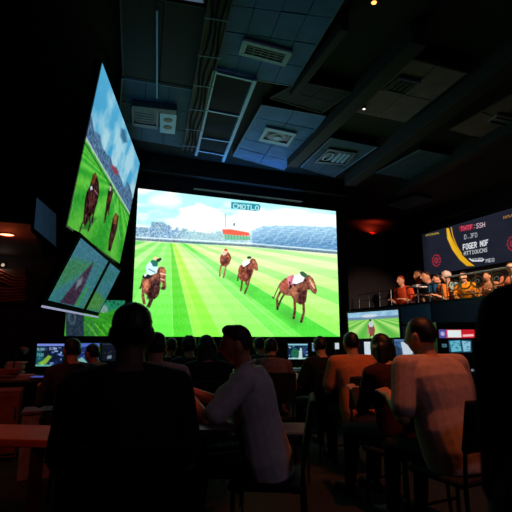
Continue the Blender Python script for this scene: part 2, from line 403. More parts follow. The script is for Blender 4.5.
# slots in mauve panel, right side vent
pts = [(399,78),(421,83),(404,96),(383,91)]
e = ventroot(pts, 'faint dark slotted vent in the mauve ceiling panel at upper right'); q, inn = vent_frame(pts, e, VENTD, border=.1)
for k in range(4):
    bm = B(); prism(bm, subq(inn, .05+.24*k, .19+.24*k, .05, .95), 4.472, 4.492); obj('slat', bm, mat('slot_dark', (42, 40, 46), .6), e)
for pts, lb in (([(497,115),(520,120),(508,128),(487,123)], 'dim vent in the ceiling panel at the right edge above the banner'),):
    e = ventroot(pts, lb); q, inn = vent_frame(pts, e, VENTD, border=.14)
    bm = B(); prism(bm, subq(inn, .1, .9, .3, .7), 4.472, 4.492); obj('slat', bm, VENTD, e)
def lamp_small(x, y, label, rgb, es, z=4.47, r=.035):
    p = hit(x, y, 2, z); e = empty('ceiling_downlight', p, label, 'ceiling light', 'small ceiling downlights')
    bm = B(); lathe(bm, [(r*1.5, 0), (r*1.6, .02), (r*1.6, .15), (r*.6, .15)], (p.x, p.y, z), 16); obj('housing', bm, DARKMET, e)
    bm = B(); lathe(bm, [(r*.3, -.012), (r*.9, -.006), (r, 0), (r*.3, 0)], (p.x, p.y, z), 16); obj('bulb', bm, mat('bulb_'+label[:9], (255, 240, 220), emit=rgb, es=es), e)
lamp_small(364, 109, 'tiny white downlight at the lower corner of the mauve ceiling panel', (255, 235, 225), 2.5, r=.018)
lamp_small(475, 145, 'tiny warm downlight above the banner on the right', (255, 190, 150), 1.2, r=.016)
lamp_small(374, 2.5, 'orange downlight at the top edge of the picture right of centre', (255, 150, 70), 4, r=.025)
# skylight-like light panel at the very top
q = cq([(176,-8),(204,-4),(205,3.5),(178,-1)], 4.46); c = (q[0]+q[2])/2
e = empty('light_panel', (c.x, c.y, 4.46), 'dim grey-blue light panel cut by the top edge of the picture at left', 'ceiling light')
bm = B(); prism(bm, q, 4.46, 4.52); obj('frame', bm, DARKMET, e)
bm = B(); prism(bm, subq(q, .06, .94, .1, .9), 4.452, 4.462); obj('diffuser', bm, mat('dim_diffuser', (120, 130, 150), emit=(105, 125, 160), es=.35), e)

# ------------------------------------------------------------------ horse figures for the race pictures
BR, BRD, BRL = (124, 72, 56), (48, 26, 24), (176, 104, 72)
def xf(o, k): return lambda pts: [(o[0]+a*k, o[1]+b*k) for a, b in pts]
def horse_right(P):
    g = xf((230, 240), .1953)
    P.poly(g([(240,360),(300,350),(380,425),(330,440)]), (60,150,50), 6, .55)
    P.line(g([(255,225),(238,262),(222,300),(216,290)]), .9, BRD)
    for pl, wd in (([(262,255),(240,300),(243,348)], 2.2), ([(288,262),(262,302),(240,355)], 1.8), ([(330,290),(332,360),(325,402)], 2.6), ([(375,310),(378,370),(364,420)], 2.6)):
        P.line(g(pl), wd, BRD if wd < 2 else (92, 44, 34))
    for p in ((243,352),(325,400),(364,418)): P.ell(*g([p])[0], 1.1, 1.3, (36, 24, 24))
    P.poly(g([(256,218),(280,196),(310,192),(345,212),(372,206),(388,182),(404,178),(424,196),(438,228),(446,262),(438,278),(424,272),(410,254),(396,256),(392,290),(386,318),(360,332),(330,316),(312,286),(286,284),(262,272),(250,246)]), BR)
    P.poly(g([(350,258),(392,260),(388,316),(362,330),(344,304)]), (60,30,30), 2.2, .85)
    P.poly(g([(262,222),(290,204),(300,240),(276,262),(258,250)]), (188,92,78), 2, .8)
    P.poly(g([(312,230),(340,232),(342,280),(320,284)]), BRL, 2, .7)
    P.poly(g([(404,196),(426,212),(438,240),(426,262),(408,238)]), (196,116,80), 1.6, .8)
    P.line(g([(408,204),(432,250)]), .9, (235,205,190)); P.line(g([(398,222),(440,262)]), .6, BRD); P.line(g([(384,200),(404,250)]), .6, (40,20,20))
    P.poly(g([(292,188),(325,176),(336,206),(312,244),(296,226)]), (196,110,130)); P.line(g([(304,214),(310,250)]), 1.4, (40,20,40))
    P.poly(g([(322,222),(384,198),(388,206),(330,236)]), (26,18,28))
    P.poly(g([(328,184),(352,172),(382,192),(374,212),(340,226),(318,222),(322,204)]), (244,240,246)); P.line(g([(345,190),(340,214)]), .7, (190,180,205))
    P.poly(g([(356,164),(372,160),(392,174),(398,188),(380,192),(362,180)]), (46,88,62)); P.line(g([(302,250),(318,232)]), 1.6, (30,18,26))
def horse_left(P):
    g = xf((130, 240), .1953)
    P.line(g([(66,200),(58,236),(50,250)]), 1.6, (50,24,20))
    P.line(g([(68,240),(66,290),(74,330)]), 3.0, BR); P.line(g([(122,250),(112,300),(92,345)]), 3.6, BRD); P.line(g([(150,240),(140,280),(120,300)]), 2.6, (60,34,30))
    P.poly(g([(62,205),(84,190),(120,176),(140,150),(156,136),(176,140),(184,160),(182,200),(186,240),(176,256),(162,248),(166,222),(156,214),(150,250),(130,290),(104,300),(78,276),(62,240)]), BR)
    P.poly(g([(112,210),(140,196),(156,222),(146,262),(110,310),(86,300),(96,250)]), (44,22,24), 2.4, .9)
    P.poly(g([(66,214),(92,200),(104,232),(88,262),(70,248)]), (190,112,82), 2, .85)
    P.poly(g([(150,150),(176,150),(180,180),(160,186)]), (186,104,74), 1.5, .9); P.line(g([(152,170),(184,178)]), .8, (250,230,220)); P.line(g([(156,198),(178,206)]), .8, (240,200,180)); P.line(g([(148,140),(152,220)]), .7, (50,24,24))
    P.ell(*g([(170,248)])[0], 2.4, 1.6, (52,28,28))
    P.poly(g([(62,196),(66,180),(92,176),(120,184),(92,200)]), (26,22,34))
    P.poly(g([(82,132),(104,108),(134,120),(144,140),(136,170),(104,180),(84,170)]), (196,232,244)); P.line(g([(94,148),(130,166)]), 1.0, (60,110,140)); P.line(g([(84,172),(74,186)]), 1.8, (230,240,250))
    P.poly(g([(104,110),(122,98),(144,112),(140,136),(118,136)]), (34,104,92)); P.poly(g([(116,94),(130,84),(146,92),(138,102),(120,104)]), (230,200,150))
    P.poly(g([(136,98),(158,90),(162,100),(150,112),(136,112)]), (26,44,44))
def horse_mid(P):
    g = xf((230, 240), .1953)
    P.poly(g([(60,262),(150,240),(110,300)]), (70,170,60), 6, .4)
    for pl in ([(62,196),(60,232),(54,262)], [(100,200),(90,236),(74,276)], [(84,206),(82,230)]): P.line(g(pl), 1.7, (96,48,40))
    P.line(g([(44,170),(38,210)]), 1.2, BRD)
    P.poly(g([(42,150),(52,128),(80,124),(100,108),(112,94),(128,98),(140,122),(144,156),(132,158),(122,148),(116,172),(100,210),(76,214),(50,204),(42,180)]), (128,66,50))
    P.poly(g([(86,150),(112,146),(104,196),(84,206)]), (74,36,36), 1.8, .8); P.poly(g([(112,104),(128,104),(138,134),(126,140)]), (190,116,88), 1.2, .8)
    P.poly(g([(60,118),(74,100),(96,104),(104,118),(80,132),(68,142)]), (246,240,244)); P.line(g([(66,138),(72,148)]), 1.3, (30,20,26)); P.line(g([(74,140),(112,112)]), .8, (30,20,28))
    P.ell(*g([(98,90)])[0], 2.3, 1.4, (50,60,50))
def horse_small(P):
    g = xf((130, 185), .2148)
    for pl in ([(424,374),(418,404),(418,426)], [(446,376),(440,410),(434,434)]): P.line(g(pl), 1.5, (150,84,66))
    P.poly(g([(418,336),(430,318),(450,308),(464,320),(472,340),(462,368),(448,380),(426,378),(418,358)]), (136,72,56)); P.poly(g([(434,340),(456,340),(450,372),(432,372)]), (74,38,36), 1.4, .8)
    P.poly(g([(424,322),(434,306),(452,304),(452,320),(436,330)]), (225,190,170)); P.ell(*g([(446,302)])[0], 1.8, 1.2, (190,60,50)); P.line(g([(452,330),(468,344)]), 1.4, (190,110,80))
    P.poly(g([(440,430),(480,410),(512,430),(470,440)]), (90,170,80), 5, .5)

# ------------------------------------------------------------------ giant screen
q = [hit(138,188,1,8.2), hit(335,211,1,8.2), hit(340,336,1,8.2), hit(132,337,1,8.2)]
x0, x1, zt, zb = .89, 5.1, 3.95, 1.255
q = [Vector((x0, 8.2, zt)), Vector((x1, 8.2, zt)), Vector((x1, 8.2, zb)), Vector((x0, 8.2, zb))]
P = Pic(q, 460, 330); x, y = P.x, P.y
cl = fbm(x*.035, y*.09, 2); cl2 = fbm(x*.09+9, y*.2, 7)
t = np.clip((cl-.42)*5+(y-205)*.02, 0, 1)[..., None]
P.c[:] = np.array((166, 228, 238))*(1-t)+np.array((246, 254, 254))*t
P.c += ((cl2-.5)*26)[..., None]
P.ell(165, 201, 16, 7, (246, 252, 252), 9, .8); P.ell(290, 218, 42, 9, (238, 250, 252), 9, .7); P.ell(150, 208, 18, 2.5, (150, 222, 230), 5, .6)
P.ell(205, 222, 30, 7, (247, 253, 253), 8, .8)
hz = 238.2+(x-134)*.056+np.where(x > 250, (x-250)*.03, 0)       # foot of the stands, seen on the picture
n1 = vnoise(x*1.1, y*1.3, 4); n2 = vnoise(x*.5+y*.9, y*.5-x*.2, 9); n3 = vnoise(x*2.1, y*2.3, 14)
# left stands
top = 226-5.5*np.clip((x-150)/2, 0, 1)*np.clip((172-x)/10, 0, 1)+1.2*vnoise(x*1.3, x*0, 3)+np.clip((x-176)*.1, 0, 4)+2.4*(vnoise(x*.35, x*0+7, 5) > .5)*(x > 172)
m = np.clip((y-top)/1.2, 0, 1)*np.clip(hz-y+1, 0, 1)*np.clip((252-x)/6, 0, 1)
colL = np.stack([50+110*n1+80*n2*n3, 90+100*n1+80*n2*n3, 120+80*n1+60*n2], -1); pale = np.clip((x-172)/20, 0, 1)[..., None]*.55
colL = colL*(1-pale)+np.array((176, 214, 212))*pale
P.c = P.c*(1-m[..., None])+colL*m[..., None]
# right stands
top = 230-5.5*np.clip((x-250)/14, 0, 1)+1.3*vnoise(x*1.4, x*0+3, 3)+np.clip((x-300)*.03, 0, 1)
m = np.clip((y-top)/1.2, 0, 1)*np.clip(hz+1-y, 0, 1)*np.clip((x-248)/5, 0, 1)
dg = .5+.5*np.sin((x*.45+y*1.25)); base = np.clip((y-top)/18, 0, 1)
n5 = vnoise(x*3.1, y*3.4, 33); tier = .5+.5*np.sin((y-x*.05)*2.6)
colR = np.stack([150-66*base+90*(n5-.5)+34*dg*tier, 192-60*base+80*(n5-.5)+28*dg*tier, 222-46*base+56*(n5-.5)+12*dg], -1)
P.c = P.c*(1-m[..., None])+colR*m[..., None]
for k in range(7):
    xx = 262+k*11.5; P.line([(xx, 241+k*.6), (xx+9, 229)], .6, (200, 226, 240), .8, .6)
P.poly([(222,229.4),(230,229.2),(249,232.6),(249.5,236),(236,235.6),(223,234)], (226, 92, 72)); P.poly([(224,234.5),(250,236.6),(250,240),(225,239.6)], (88, 168, 130), 1)
for k in range(9): P.line([(224+k*3, 235), (224+k*3, 239)], .5, (240,248,240), .6, .6)
P.line([(225.4,214),(225.4,227)], .55, (80, 120, 130)); P.poly([(233,225.5),(233.8,222.6),(235.2,223.6),(234.6,226)], (66, 92, 110))
# rail and crowd line
m = np.clip(1-abs(y-(hz-1.2))/1.0, 0, 1); P.mix(m*.9, (232, 244, 246))
m = np.clip(1-abs(y-(hz+1.2))/1.7, 0, 1)*(.55+.6*n3); P.mix(m, (34, 58, 62))
# grass in mown stripes that fan out from the far end
gy = hz+2.6; m = np.clip((y-gy)+.5, 0, 1)
s = (x-170)/np.maximum(y-234.5, 1.0)
ed = [(-99, (150,222,130)), (-5.0, (92,190,80)), (-3.2, (176,232,140)), (-2.2, (120,210,96)), (-1.5, (168,232,138)), (-1.05, (122,216,100)), (-.55, (150,232,124)), (-.27, (132,224,104)), (.03, (96,200,58)), (.235, (184,238,96)), (.34, (160,230,70)), (.5, (196,242,140)),
      (.74, (176,234,128)), (1.02, (132,220,104)), (1.3, (74,200,60)), (1.66, (186,240,120)), (1.95, (208,246,150)), (2.4, (140,222,110)), (2.9, (204,246,150)), (3.7, (158,228,124)), (4.6, (206,246,160)), (5.8, (140,214,118)), (7, (204,244,160)), (9, (110,204,104)), (13, (72,180,84)), (99, (72,180,84))]
G = np.zeros_like(P.c); G[:] = ed[0][1]
for (e0, c0) in ed[1:]:
    wgt = np.clip((s-e0)*np.clip((y-234.5)/1.3, .7, 60)+.5, 0, 1)[..., None]; G = G*(1-wgt)+np.array(c0, float)*wgt
bands = (np.sin(np.maximum(y-234, 0)**.62*5.2)*.5)[..., None]; G += bands*np.array((12, 6, 14))
deep = np.clip((y-262)/75, 0, 1)[..., None]; G = G*(1-deep*np.array((.36, .05, .42)))+np.array((0, 6, 0))*deep
hi = np.clip(1-abs(y-262)/22, 0, 1)[..., None]*np.clip((x-178)/20, 0, 1)[..., None]; G = G*(1-.35*hi)+np.array((226, 250, 196))*.35*hi
G += ((vnoise(x*1.5, y*1.5, 21)-.5)*30*np.clip((y-250)/50, .1, 1))[..., None]*np.array((1., .6, .8))
P.c = P.c*(1-m[..., None])+G*m[..., None]
P.c += ((np.array((222, 248, 190))-P.c)*.13)*(m*np.clip((x-160)/40, .3, 1))[..., None]
for s0 in (-1.05, .03, .235, 1.02, 1.66, 1.2): P.line([(170+s0*14, 248.5), (170+s0*101, 335.5)], .5, (222, 248, 196), .9, .5)
horse_small(P); horse_mid(P); horse_left(P); horse_right(P)
bn = np.clip((P.c[..., 0]-P.c[..., 1]*1.25)/14, 0, 1)*np.clip((y-244)/4, 0, 1)
P.c += (bn*((fbm(x*.55, y*.45, 41, 3)-.5)*110+(vnoise(x*1.7, y*1.5, 12)-.5)*36))[..., None]*np.array((1, .85, .8))
# channel badge
P.poly([(231.2,202),(259,204.2),(260.6,206.6),(259.8,210),(257,211.2),(231,208.4)], (24, 128, 148), .8)
P.text('CMOTLO', (233.2, 203.6), (.73, .065), (-.02, .66), (214, 244, 246), .5)
P.c = np.clip(P.c*np.array((1.05, 1.05, 1.03))+6, 0, 255)
e = empty('giant_screen', (3, 8.25, zb), 'giant wall screen showing four racehorses galloping over bright green striped turf', 'screen')
bm = B(); slab(bm, grow(q, .04), .12); obj('casing', bm, BLACK, e, bevel=.01)
P.build(e, .004, 1.18)
for xx in (1.4, 3., 4.6):
    for zz in (1.7, 3.4): bm = B(); box(bm, xx-.1, xx+.1, 8.315, 8.505, zz-.1, zz+.1); obj('wall_bracket', bm, DARKMET, e)

# ------------------------------------------------------------------ tall left screen
q = para((102,63), (139.6,163.5), (119.5,263.5), (67,225), .955/90); QT = q
P = Pic(q, 240, 200); x, y = P.x, P.y
hzl = .475+.03*P.u                                 # v of the horizon on the picture
cl = fbm(P.u*9+P.v*3, P.v*5-P.u*2, 3); tt = np.clip((cl-.36)*3.4, 0, 1)[..., None]
P.c[:] = np.array((70, 168, 214))*(1-tt)+np.array((178, 222, 236))*tt
P.c = P.c*(1-.35*np.clip(1-P.v*3, 0, 1)[..., None])+np.array((120,196,232))*.35*np.clip(1-P.v*3, 0, 1)[..., None]
g = lambda pts: xf((60, 140), .166)(pts)
P.poly([(121,128),(125,130),(127,142),(123,143),(120,136)], (40, 96, 130), 2.5, .8)
n1 = vnoise(P.u*120, P.v*90, 4); n2 = vnoise(P.u*60+P.v*50, P.v*60, 8)
top = hzl-.10-.06*vnoise(P.u*14, P.u*0, 2)-.04*(P.u > .75)
m = np.clip((P.v-top)*70, 0, 1)*(P.v < hzl)
col = np.stack([44+70*n1, 62+80*n1+26*n2, 100+80*n1+20*n2], -1); P.c = P.c*(1-m[..., None])+col*m[..., None]
P.poly(g([(300,150),(322,155),(350,190),(345,215),(325,200)]), (168, 52, 62), 2, .8)
m = (P.v > hzl); sl = (P.u-.62)/(P.v-hzl+.035)
st = .5+.5*np.sin(sl*5.2)
G = np.stack([46+52*st, 158+40*st, 46+20*st], -1)+((vnoise(P.u*40, P.v*50, 3)-.5)*22)[..., None]
G[..., :] *= (1.06-.25*np.clip(P.v-.6, 0, 1))[..., None]
P.c = np.where(m[..., None], G, P.c)
P.mix(np.clip(1-abs(P.v-hzl)/.012, 0, 1), (214, 222, 230)); P.mix(np.clip(1-abs(P.v-hzl-.03)/.012, 0, 1)*.7, (16, 60, 40))
P.line([(75,185),(71,215)], .5, (150,210,150), .6, .5); P.line([(112,190),(120,240)], .6, (176,226,170), .8, .6); P.line([(106,170),(126,214)], .6, (176,226,170), .8, .5)
h5 = xf((0, 180), .293)
P.poly(h5([(268,166),(290,150),(300,120),(330,130),(300,170)]), (14, 74, 34), 3, .6)
P.poly(g([(186,246),(198,206),(212,194),(222,222),(232,258),(234,320),(222,380),(200,436),(176,470),(150,520),(136,500),(142,430),(148,360),(160,310),(176,280)]), (56, 30, 32))
P.poly(g([(190,240),(204,204),(216,214),(214,260),(196,262)]), (128,72,44), 1.5, .9); P.poly(g([(180,282),(190,276),(196,296),(182,302)]), (224,224,236)); P.poly(g([(170,330),(200,310),(214,360),(190,410),(172,400)]), (104,58,56), 2, .8); P.line(g([(206,300),(226,330)]), .8, (190,150,150))
P.line(h5([(292,118),(286,150)]), 2.2, (98,60,60)); P.line(h5([(300,110),(306,140)]), 1.2, (60,50,40))
P.poly(g([(300,262),(312,280),(318,320),(308,360),(298,400),(282,440),(272,482),(264,480),(272,420),(278,370),(288,310)]), (58, 38, 34)); P.poly(g([(296,276),(308,282),(306,306),(296,306)]), (200,200,196)); P.poly(g([(284,340),(304,330),(300,370),(284,380)]), (110,66,44), 1.5, .8)
P.poly(h5([(394,112),(404,124),(400,160),(392,190),(384,215),(376,244),(368,240),(370,205),(378,160),(384,130)]), (66, 44, 36)); P.poly(h5([(390,118),(400,126),(396,150),(386,150)]), (170,110,70), 1, .9)
for hx, hy, k in ((201, 500, 1.), (150, 505, .9)): P.line(g([(170,440),(hx-20,hy),(hx-34,hy+50)]), 1.2*k, (46,26,26))
P.line(g([(276,470),(262,500)]), 1.0, (50,32,28)); P.line(g([(296,400),(290,450)]), .9, (50,32,28)); P.line(g([(212,390),(196,460),(192,500)]), 1.4, (46,26,26))
P.ell(*g([(208,214)])[0], 1.6, 2.4, (150,90,50), 1, .8); P.ell(*g([(304,268)])[0], 1.0, 1.6, (60,60,60), 1, .9); P.ell(*g([(340,452)])[0], 1.2, 1.8, (150,110,70), 1, .8)
bn = np.clip((P.c[..., 0]-P.c[..., 1]*1.15)/14, 0, 1)*(P.v > .55)
P.c += (bn*((fbm(P.u*60, P.v*45, 41, 3)-.5)*110-14))[..., None]*np.array((1, .85, .85))
e = empty('video_screen', q[3], 'huge slanted hanging screen at upper left showing three horses under a blue sky', 'screen')
bm = B(); slab(bm, grow(q, .025), .09); obj('casing', bm, BLACK, e, bevel=.006)
P.build(e, .004, .9)
nrm = (q[1]-q[0]).cross(q[3]-q[0]).normalized(); nrm = nrm if nrm.dot(Vector(EYE)-q[0]) > 0 else -nrm
for u in (.15, .85):
    t = bil(q, u, 0)-nrm*.05; bm = B(); tube(bm, [t-Vector((0,0,.1)), Vector((t.x, t.y, 4.62))], .02, 8); obj('hanger_rod', bm, DARKMET, e)

# ------------------------------------------------------------------ low double screen
q = para((80.5,232.7), (121.6,269.4), (98,316), (42.5,304.5), .955/90)
e = empty('double_screen', q[3], 'slanted pair of dimmer teal screens in one black frame under the huge left screen', 'screen')
bm = B(); slab(bm, q, .08); obj('frame', bm, mat('matte_black', (10, 10, 12), .95, var=.1, spec=.05), e, bevel=.004)
def paintlow(P):
    x, y = P.x, P.y
    t = np.clip((y-262)/45+.25*(fbm(x*.1, y*.12, 5)-.5)*2, 0, 1)[..., None]
    P.c[:] = np.array((74, 140, 160))*(1-t)+np.array((62, 138, 142))*t
    k = xf((30, 225), .1953)
    P.poly(k([(170,190),(230,170),(330,200),(290,230),(180,300),(120,330),(150,260)]), (70, 150, 90), 7, .8); P.poly(k([(330,330),(380,380),(350,440),(270,425)]), (84, 160, 62), 5, .85)
    P.poly(k([(345,200),(440,250),(420,290),(330,280)]), (60, 140, 130), 6, .6)
    P.poly(k([(300,215),(322,190),(316,215),(290,280),(262,340),(225,412),(150,396),(190,345),(235,290),(275,240)]), (72, 52, 74), 1.5); P.poly(k([(240,285),(270,262),(262,300),(232,330)]), (150, 180, 190), 2, .8)
    P.poly(k([(226,412),(262,350),(300,300),(290,340),(245,415)]), (70, 170, 84), 2, .8); P.line(k([(300,215),(180,350)]), .6, (120, 80, 100), 1, .7)
    for j in range(9): P.line(k([(180+j*12, 130+j*34), (260+j*14, 170+j*30)]), .5, (120, 180, 180), 1, .35)
    P.grain(26, .8)
for u0, u1 in ((.03, .60), (.66, .975)):
    s4 = subq(q, u0, u1, .05, .93); P = Pic(s4, int(150*(u1-u0)*1.6), 110); paintlow(P); P.build(e, .004, .62, 'display')
bm = B(); a, b = q[3], q[2]; n = Vector((0, 0, -.02)); tube(bm, [a+n, b+n], .013, 8); obj('light_strip', bm, mat('lavender_led', (200, 200, 230), emit=(190, 190, 235), es=.55), e)
nrm = (q[1]-q[0]).cross(q[3]-q[0]).normalized(); nrm = nrm if nrm.dot(Vector(EYE)-q[0]) > 0 else -nrm
for u in (.15, .85):
    t = bil(q, u, 0)-nrm*.05; t2 = bil(QT, u, 1)-nrm*.06; bm = B(); tube(bm, [t-Vector((0,0,.06)), t2+Vector((0,0,.02))], .016, 8); obj('hanger_rod', bm, DARKMET, e)
# dim screen, far left
q = para((36.5,197.5), (56,214.5), (56,247), (34,228.5), 1/90)
e = empty('hanging_panel', q[3], 'dim slate-blue blank hanging screen left of the huge slanted screen', 'screen')
bm = B(); slab(bm, q, .05); obj('casing', bm, mat('dark_blue_casing', (24, 34, 46), .5), e)
P = Pic(q, 30, 30); P.c[:] = (26, 46, 64); P.c *= (1-.3*P.u)[..., None]; P.grain(5, .6); P.build(e, .003, .8)
nrm = (q[1]-q[0]).cross(q[3]-q[0]).normalized(); nrm = nrm if nrm.dot(Vector(EYE)-q[0]) > 0 else -nrm
t = bil(q, .5, 0)-nrm*.06; bm = B(); tube(bm, [t-Vector((0,0,.08)), Vector((t.x, t.y, 4.62))], .014, 8); obj('hanger_rod', bm, DARKMET, e)
# wall tv low left
q = [hit(67,299,1,8.4), hit(125,299,1,8.4), hit(125,335.5,1,8.4), hit(67,336,1,8.4)]
q = [Vector((q[0].x, 8.4, q[0].z)), Vector((q[1].x, 8.4, q[0].z)), Vector((q[1].x, 8.4, q[3].z)), Vector((q[0].x, 8.4, q[3].z))]
P = Pic(q, 130, 80); x, y = P.x, P.y
P.c[:] = (58, 168, 44); P.c += ((fbm(x*.12, y*.2, 6)-.5)*60)[..., None]*np.array((.8, 1, .5))
P.poly([(66,298),(84,298),(84,338),(66,338)], (40, 58, 74), 1); P.ell(72, 318, 4, 7, (88, 110, 124), 1.5, .8); P.ell(72, 318, 2.5, 5, (44, 62, 80), 1); P.poly([(84,322),(92,318),(100,330),(98,338),(84,338)], (60, 130, 70), 3, .6)
for j in range(4): P.line([(88+j*7, 324), (98+j*9, 338)], 1.4, (110, 220, 60), 1.5, .8)
P.poly([(92,299),(126,299),(126,306),(108,312),(96,310)], (34, 140, 110), 2, .9); P.ell(103, 309, 5, 4, (180, 190, 200), 1.5, .7); P.grain(40, .9)
for j in range(8): P.ell(90+j*4, 303+2*math.sin(j), 1, 1.6, (20, 60, 50), 1, .7)
e = empty('wall_tv', (q[0].x, 8.45, q[3].z), 'wall television at lower left with bright green picture, partly behind the slanted pair', 'television')
bm = B(); slab(bm, grow(q, .025), .06); obj('casing', bm, BLACK, e, bevel=.006); P.build(e, .003, .75)
bm = B(); c = (q[0]+q[2])/2; box(bm, c.x-.1, c.x+.1, 8.455, 8.505, c.z-.1, c.z+.1); obj('wall_bracket', bm, DARKMET, e)
# tv on the right, hung from balcony front
q = para((347.8,313.3), (398,309.7), (400,337.3), (349.4,339), 9.1/457)
P = Pic(q, 150, 84); P.units(160, 90); x, y = P.x, P.y
P.c[:] = (150, 196, 224); P.c += ((fbm(x*.06, y*.1, 2)-.5)*60)[..., None]
P.mix(np.clip((y-16)/2, 0, 1)*np.clip((26-y)/2, 0, 1), (108, 140, 170)); P.grain(30, .7); P.ell(70, 14, 26, 6, (224, 232, 240), 4, .8)
st = .5+.5*np.sin((x-76)/np.maximum(y-18, 1.5)*4.2+.6); m = np.clip(y-25, 0, 1)
G = np.stack([96+84*st, 190+44*st, 74+50*st], -1); P.c = P.c*(1-m[..., None])+G*m[..., None]
for j in range(30): P.ell(4+j*5.2, 26, 1.6, 1.2, (60, 90, 80), 1, .6)
P.poly([(64,44),(72,34),(80,36),(84,50),(86,64),(82,80),(72,84),(66,74),(64,60)], (140, 80, 70)); P.poly([(66,40),(76,30),(84,40),(80,52),(68,52)], (200, 210, 215)); P.ell(73, 29, 4, 3.5, (90, 60, 60)); P.line([(70,78),(68,90)], 3, (110,60,50)); P.line([(80,78),(83,90)], 3, (110,60,50)); P.poly([(60,60),(66,54),(68,74),(60,78)], (200,150,130), 2, .8)
e = empty('wall_tv', (q[3]+q[2])/2, 'television right of the giant screen showing a lone rider on green turf', 'television')
bm = B(); slab(bm, grow(q, .03), .06); obj('casing', bm, BLACK, e, bevel=.006); P.build(e, .003, .95)
nrm = (q[1]-q[0]).cross(q[3]-q[0]).normalized(); nrm = nrm if nrm.dot(Vector(EYE)-q[0]) > 0 else -nrm
c = (q[0]+q[2])/2; bm = B(); tube(bm, [c-nrm*.06, Vector((7.31, c.y+.1, c.z+.05))], .03, 8); obj('mount_arm', bm, DARKMET, e)

# ------------------------------------------------------------------ balcony at right
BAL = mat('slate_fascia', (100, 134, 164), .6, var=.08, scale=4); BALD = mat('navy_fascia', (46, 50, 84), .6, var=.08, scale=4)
e = empty('balcony', (8.1, 7.8, 0), 'raised viewing balcony with slate-grey front along the right wall', 'balcony')
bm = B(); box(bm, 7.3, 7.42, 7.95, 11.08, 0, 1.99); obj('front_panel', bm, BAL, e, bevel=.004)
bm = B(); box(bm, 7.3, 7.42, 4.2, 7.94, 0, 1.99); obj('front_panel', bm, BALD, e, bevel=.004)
bm = B(); box(bm, 7.42, 8.97, 4.2, 11.08, 1.3, 1.42); obj('deck', bm, mat('deck_wood', (60, 44, 36), .6), e)
bm = B(); box(bm, 7.28, 7.44, 4.2, 11.08, 1.99, 2.03); obj('cap_strip', bm, mat('cap_dark', (50, 60, 70), .4, .3), e, bevel=.004)
bm = B(); box(bm, 8.75, 8.95, 4.4, 10.8, 1.42, 1.85); tag(obj('bench', bm, mat('bench_vinyl', (40, 24, 22), .6), bevel=.03), 'long low wall bench at the back of the balcony', 'bench')
STEEL = mat('brushed_rail', (150, 160, 170), .35, .9, var=.05)
def rail_run(y0, y1, label, n, zt=2.42):
    e = empty('railing', (7.36, y0, 2.03), label, 'railing')
    for z in (zt, 2.24): bm = B(); tube(bm, [(7.36, y0, z), (7.36, y1, z)], .016 if z == zt else .01, 8); obj('rail', bm, STEEL, e)
    for k in range(n):
        yy = y0+(y1-y0)*k/(n-1); bm = B(); tube(bm, [(7.36, yy, 2.03), (7.36, yy, zt)], .014, 8); obj('post', bm, STEEL, e)
rail_run(10.75, 9.35, 'plain steel balcony railing section at the far end, left of the orange-lit guest', 4)
rail_run(8.75, 7.62, 'steel balcony railing section in front of the guest in blue', 4)
# ornate section
e = empty('ornate_railing', (7.36, 6.9, 2.03), 'ornate balcony railing with white top rail and glinting oval scrolls at right', 'railing')
BRASS = mat('warm_brass', (214, 160, 120), .3, .85, var=.1)
bm = B(); box(bm, 7.32, 7.4, 5.9, 7.5, 2.5, 2.53); obj('top_rail', bm, mat('white_rail', (225, 220, 225), .4), e, bevel=.004)
bm = B(); tube(bm, [(7.36, 5.9, 2.1), (7.36, 7.5, 2.1)], .012, 8); obj('rail', bm, BRASS, e)
for k in range(5): bm = B(); yy = 5.92+1.56*k/4; tube(bm, [(7.36, yy, 2.03), (7.36, yy, 2.51)], .013, 8); obj('post', bm, BRASS, e)
for yy, r in ((7.28, .14), (6.98, .15), (6.66, .15), (6.2, .15)):
    bm = B(); tube(bm, [(7.36, yy+r*math.cos(t), 2.33+.11*math.sin(t)) for t in np.linspace(0, 2*PI, 21)[:-1]], .014, 8, closed=True); obj('oval', bm, BRASS, e)
    bm = B(); tube(bm, [(7.36, yy+(r*.55-.01*i)*math.cos(i*.6), 2.33+(.07-.007*i)*math.sin(i*.6)) for i in range(9)], .011, 8); obj('scroll', bm, mat('white_rail', (225, 220, 225)), e)
for k in range(10): bm = B(); yy = 5.98+.15*k; tube(bm, [(7.36, yy, 2.1), (7.36, yy+.05, 2.17), (7.36, yy+.1, 2.1)], .009, 6); obj('loop', bm, BRASS, e)
# banner
q = [Vector((8.93, 9.85, 4.1)), Vector((8.93, 6.1, 4.1)), Vector((8.93, 6.1, 2.92)), Vector((8.93, 9.85, 2.92))]
P = Pic(q, 460, 190); x, y = P.x, P.y
P.c[:] = (31, 34, 46); P.c += ((fbm(x*.05, y*.08, 3)-.5)*10)[..., None]; P.mix(np.clip((430-x)/12, 0, .6), (14, 15, 22))
g = xf((440, 205), .1406)
P.poly(g([(45,165),(52,240),(88,320),(140,390),(190,434),(248,434),(206,402),(155,352),(114,290),(80,222),(64,165)]), (232, 172, 28), .5)
P.poly(g([(52,170),(60,240),(95,315),(150,385),(175,410),(120,345),(88,285),(68,220),(58,170)]), (250, 206, 70), .6, .7)
P.line(g([(80,158),(92,222),(120,292),(156,350)]), 1.1, (216, 160, 40), .5)
P.poly(g([(136,152),(232,134),(234,172),(140,188)]), (150, 24, 46), .6, .85)
P.text('THTF:SSH', g([(146,154)])[0], (.52, -.098), (.02, .68), lambda k: (238, 96, 120) if k < 4 else (246, 214, 222), .35)
P.text('D.JFD', g([(172,212)])[0], (.45, -.085), (.02, .66), (196, 198, 208), .35)
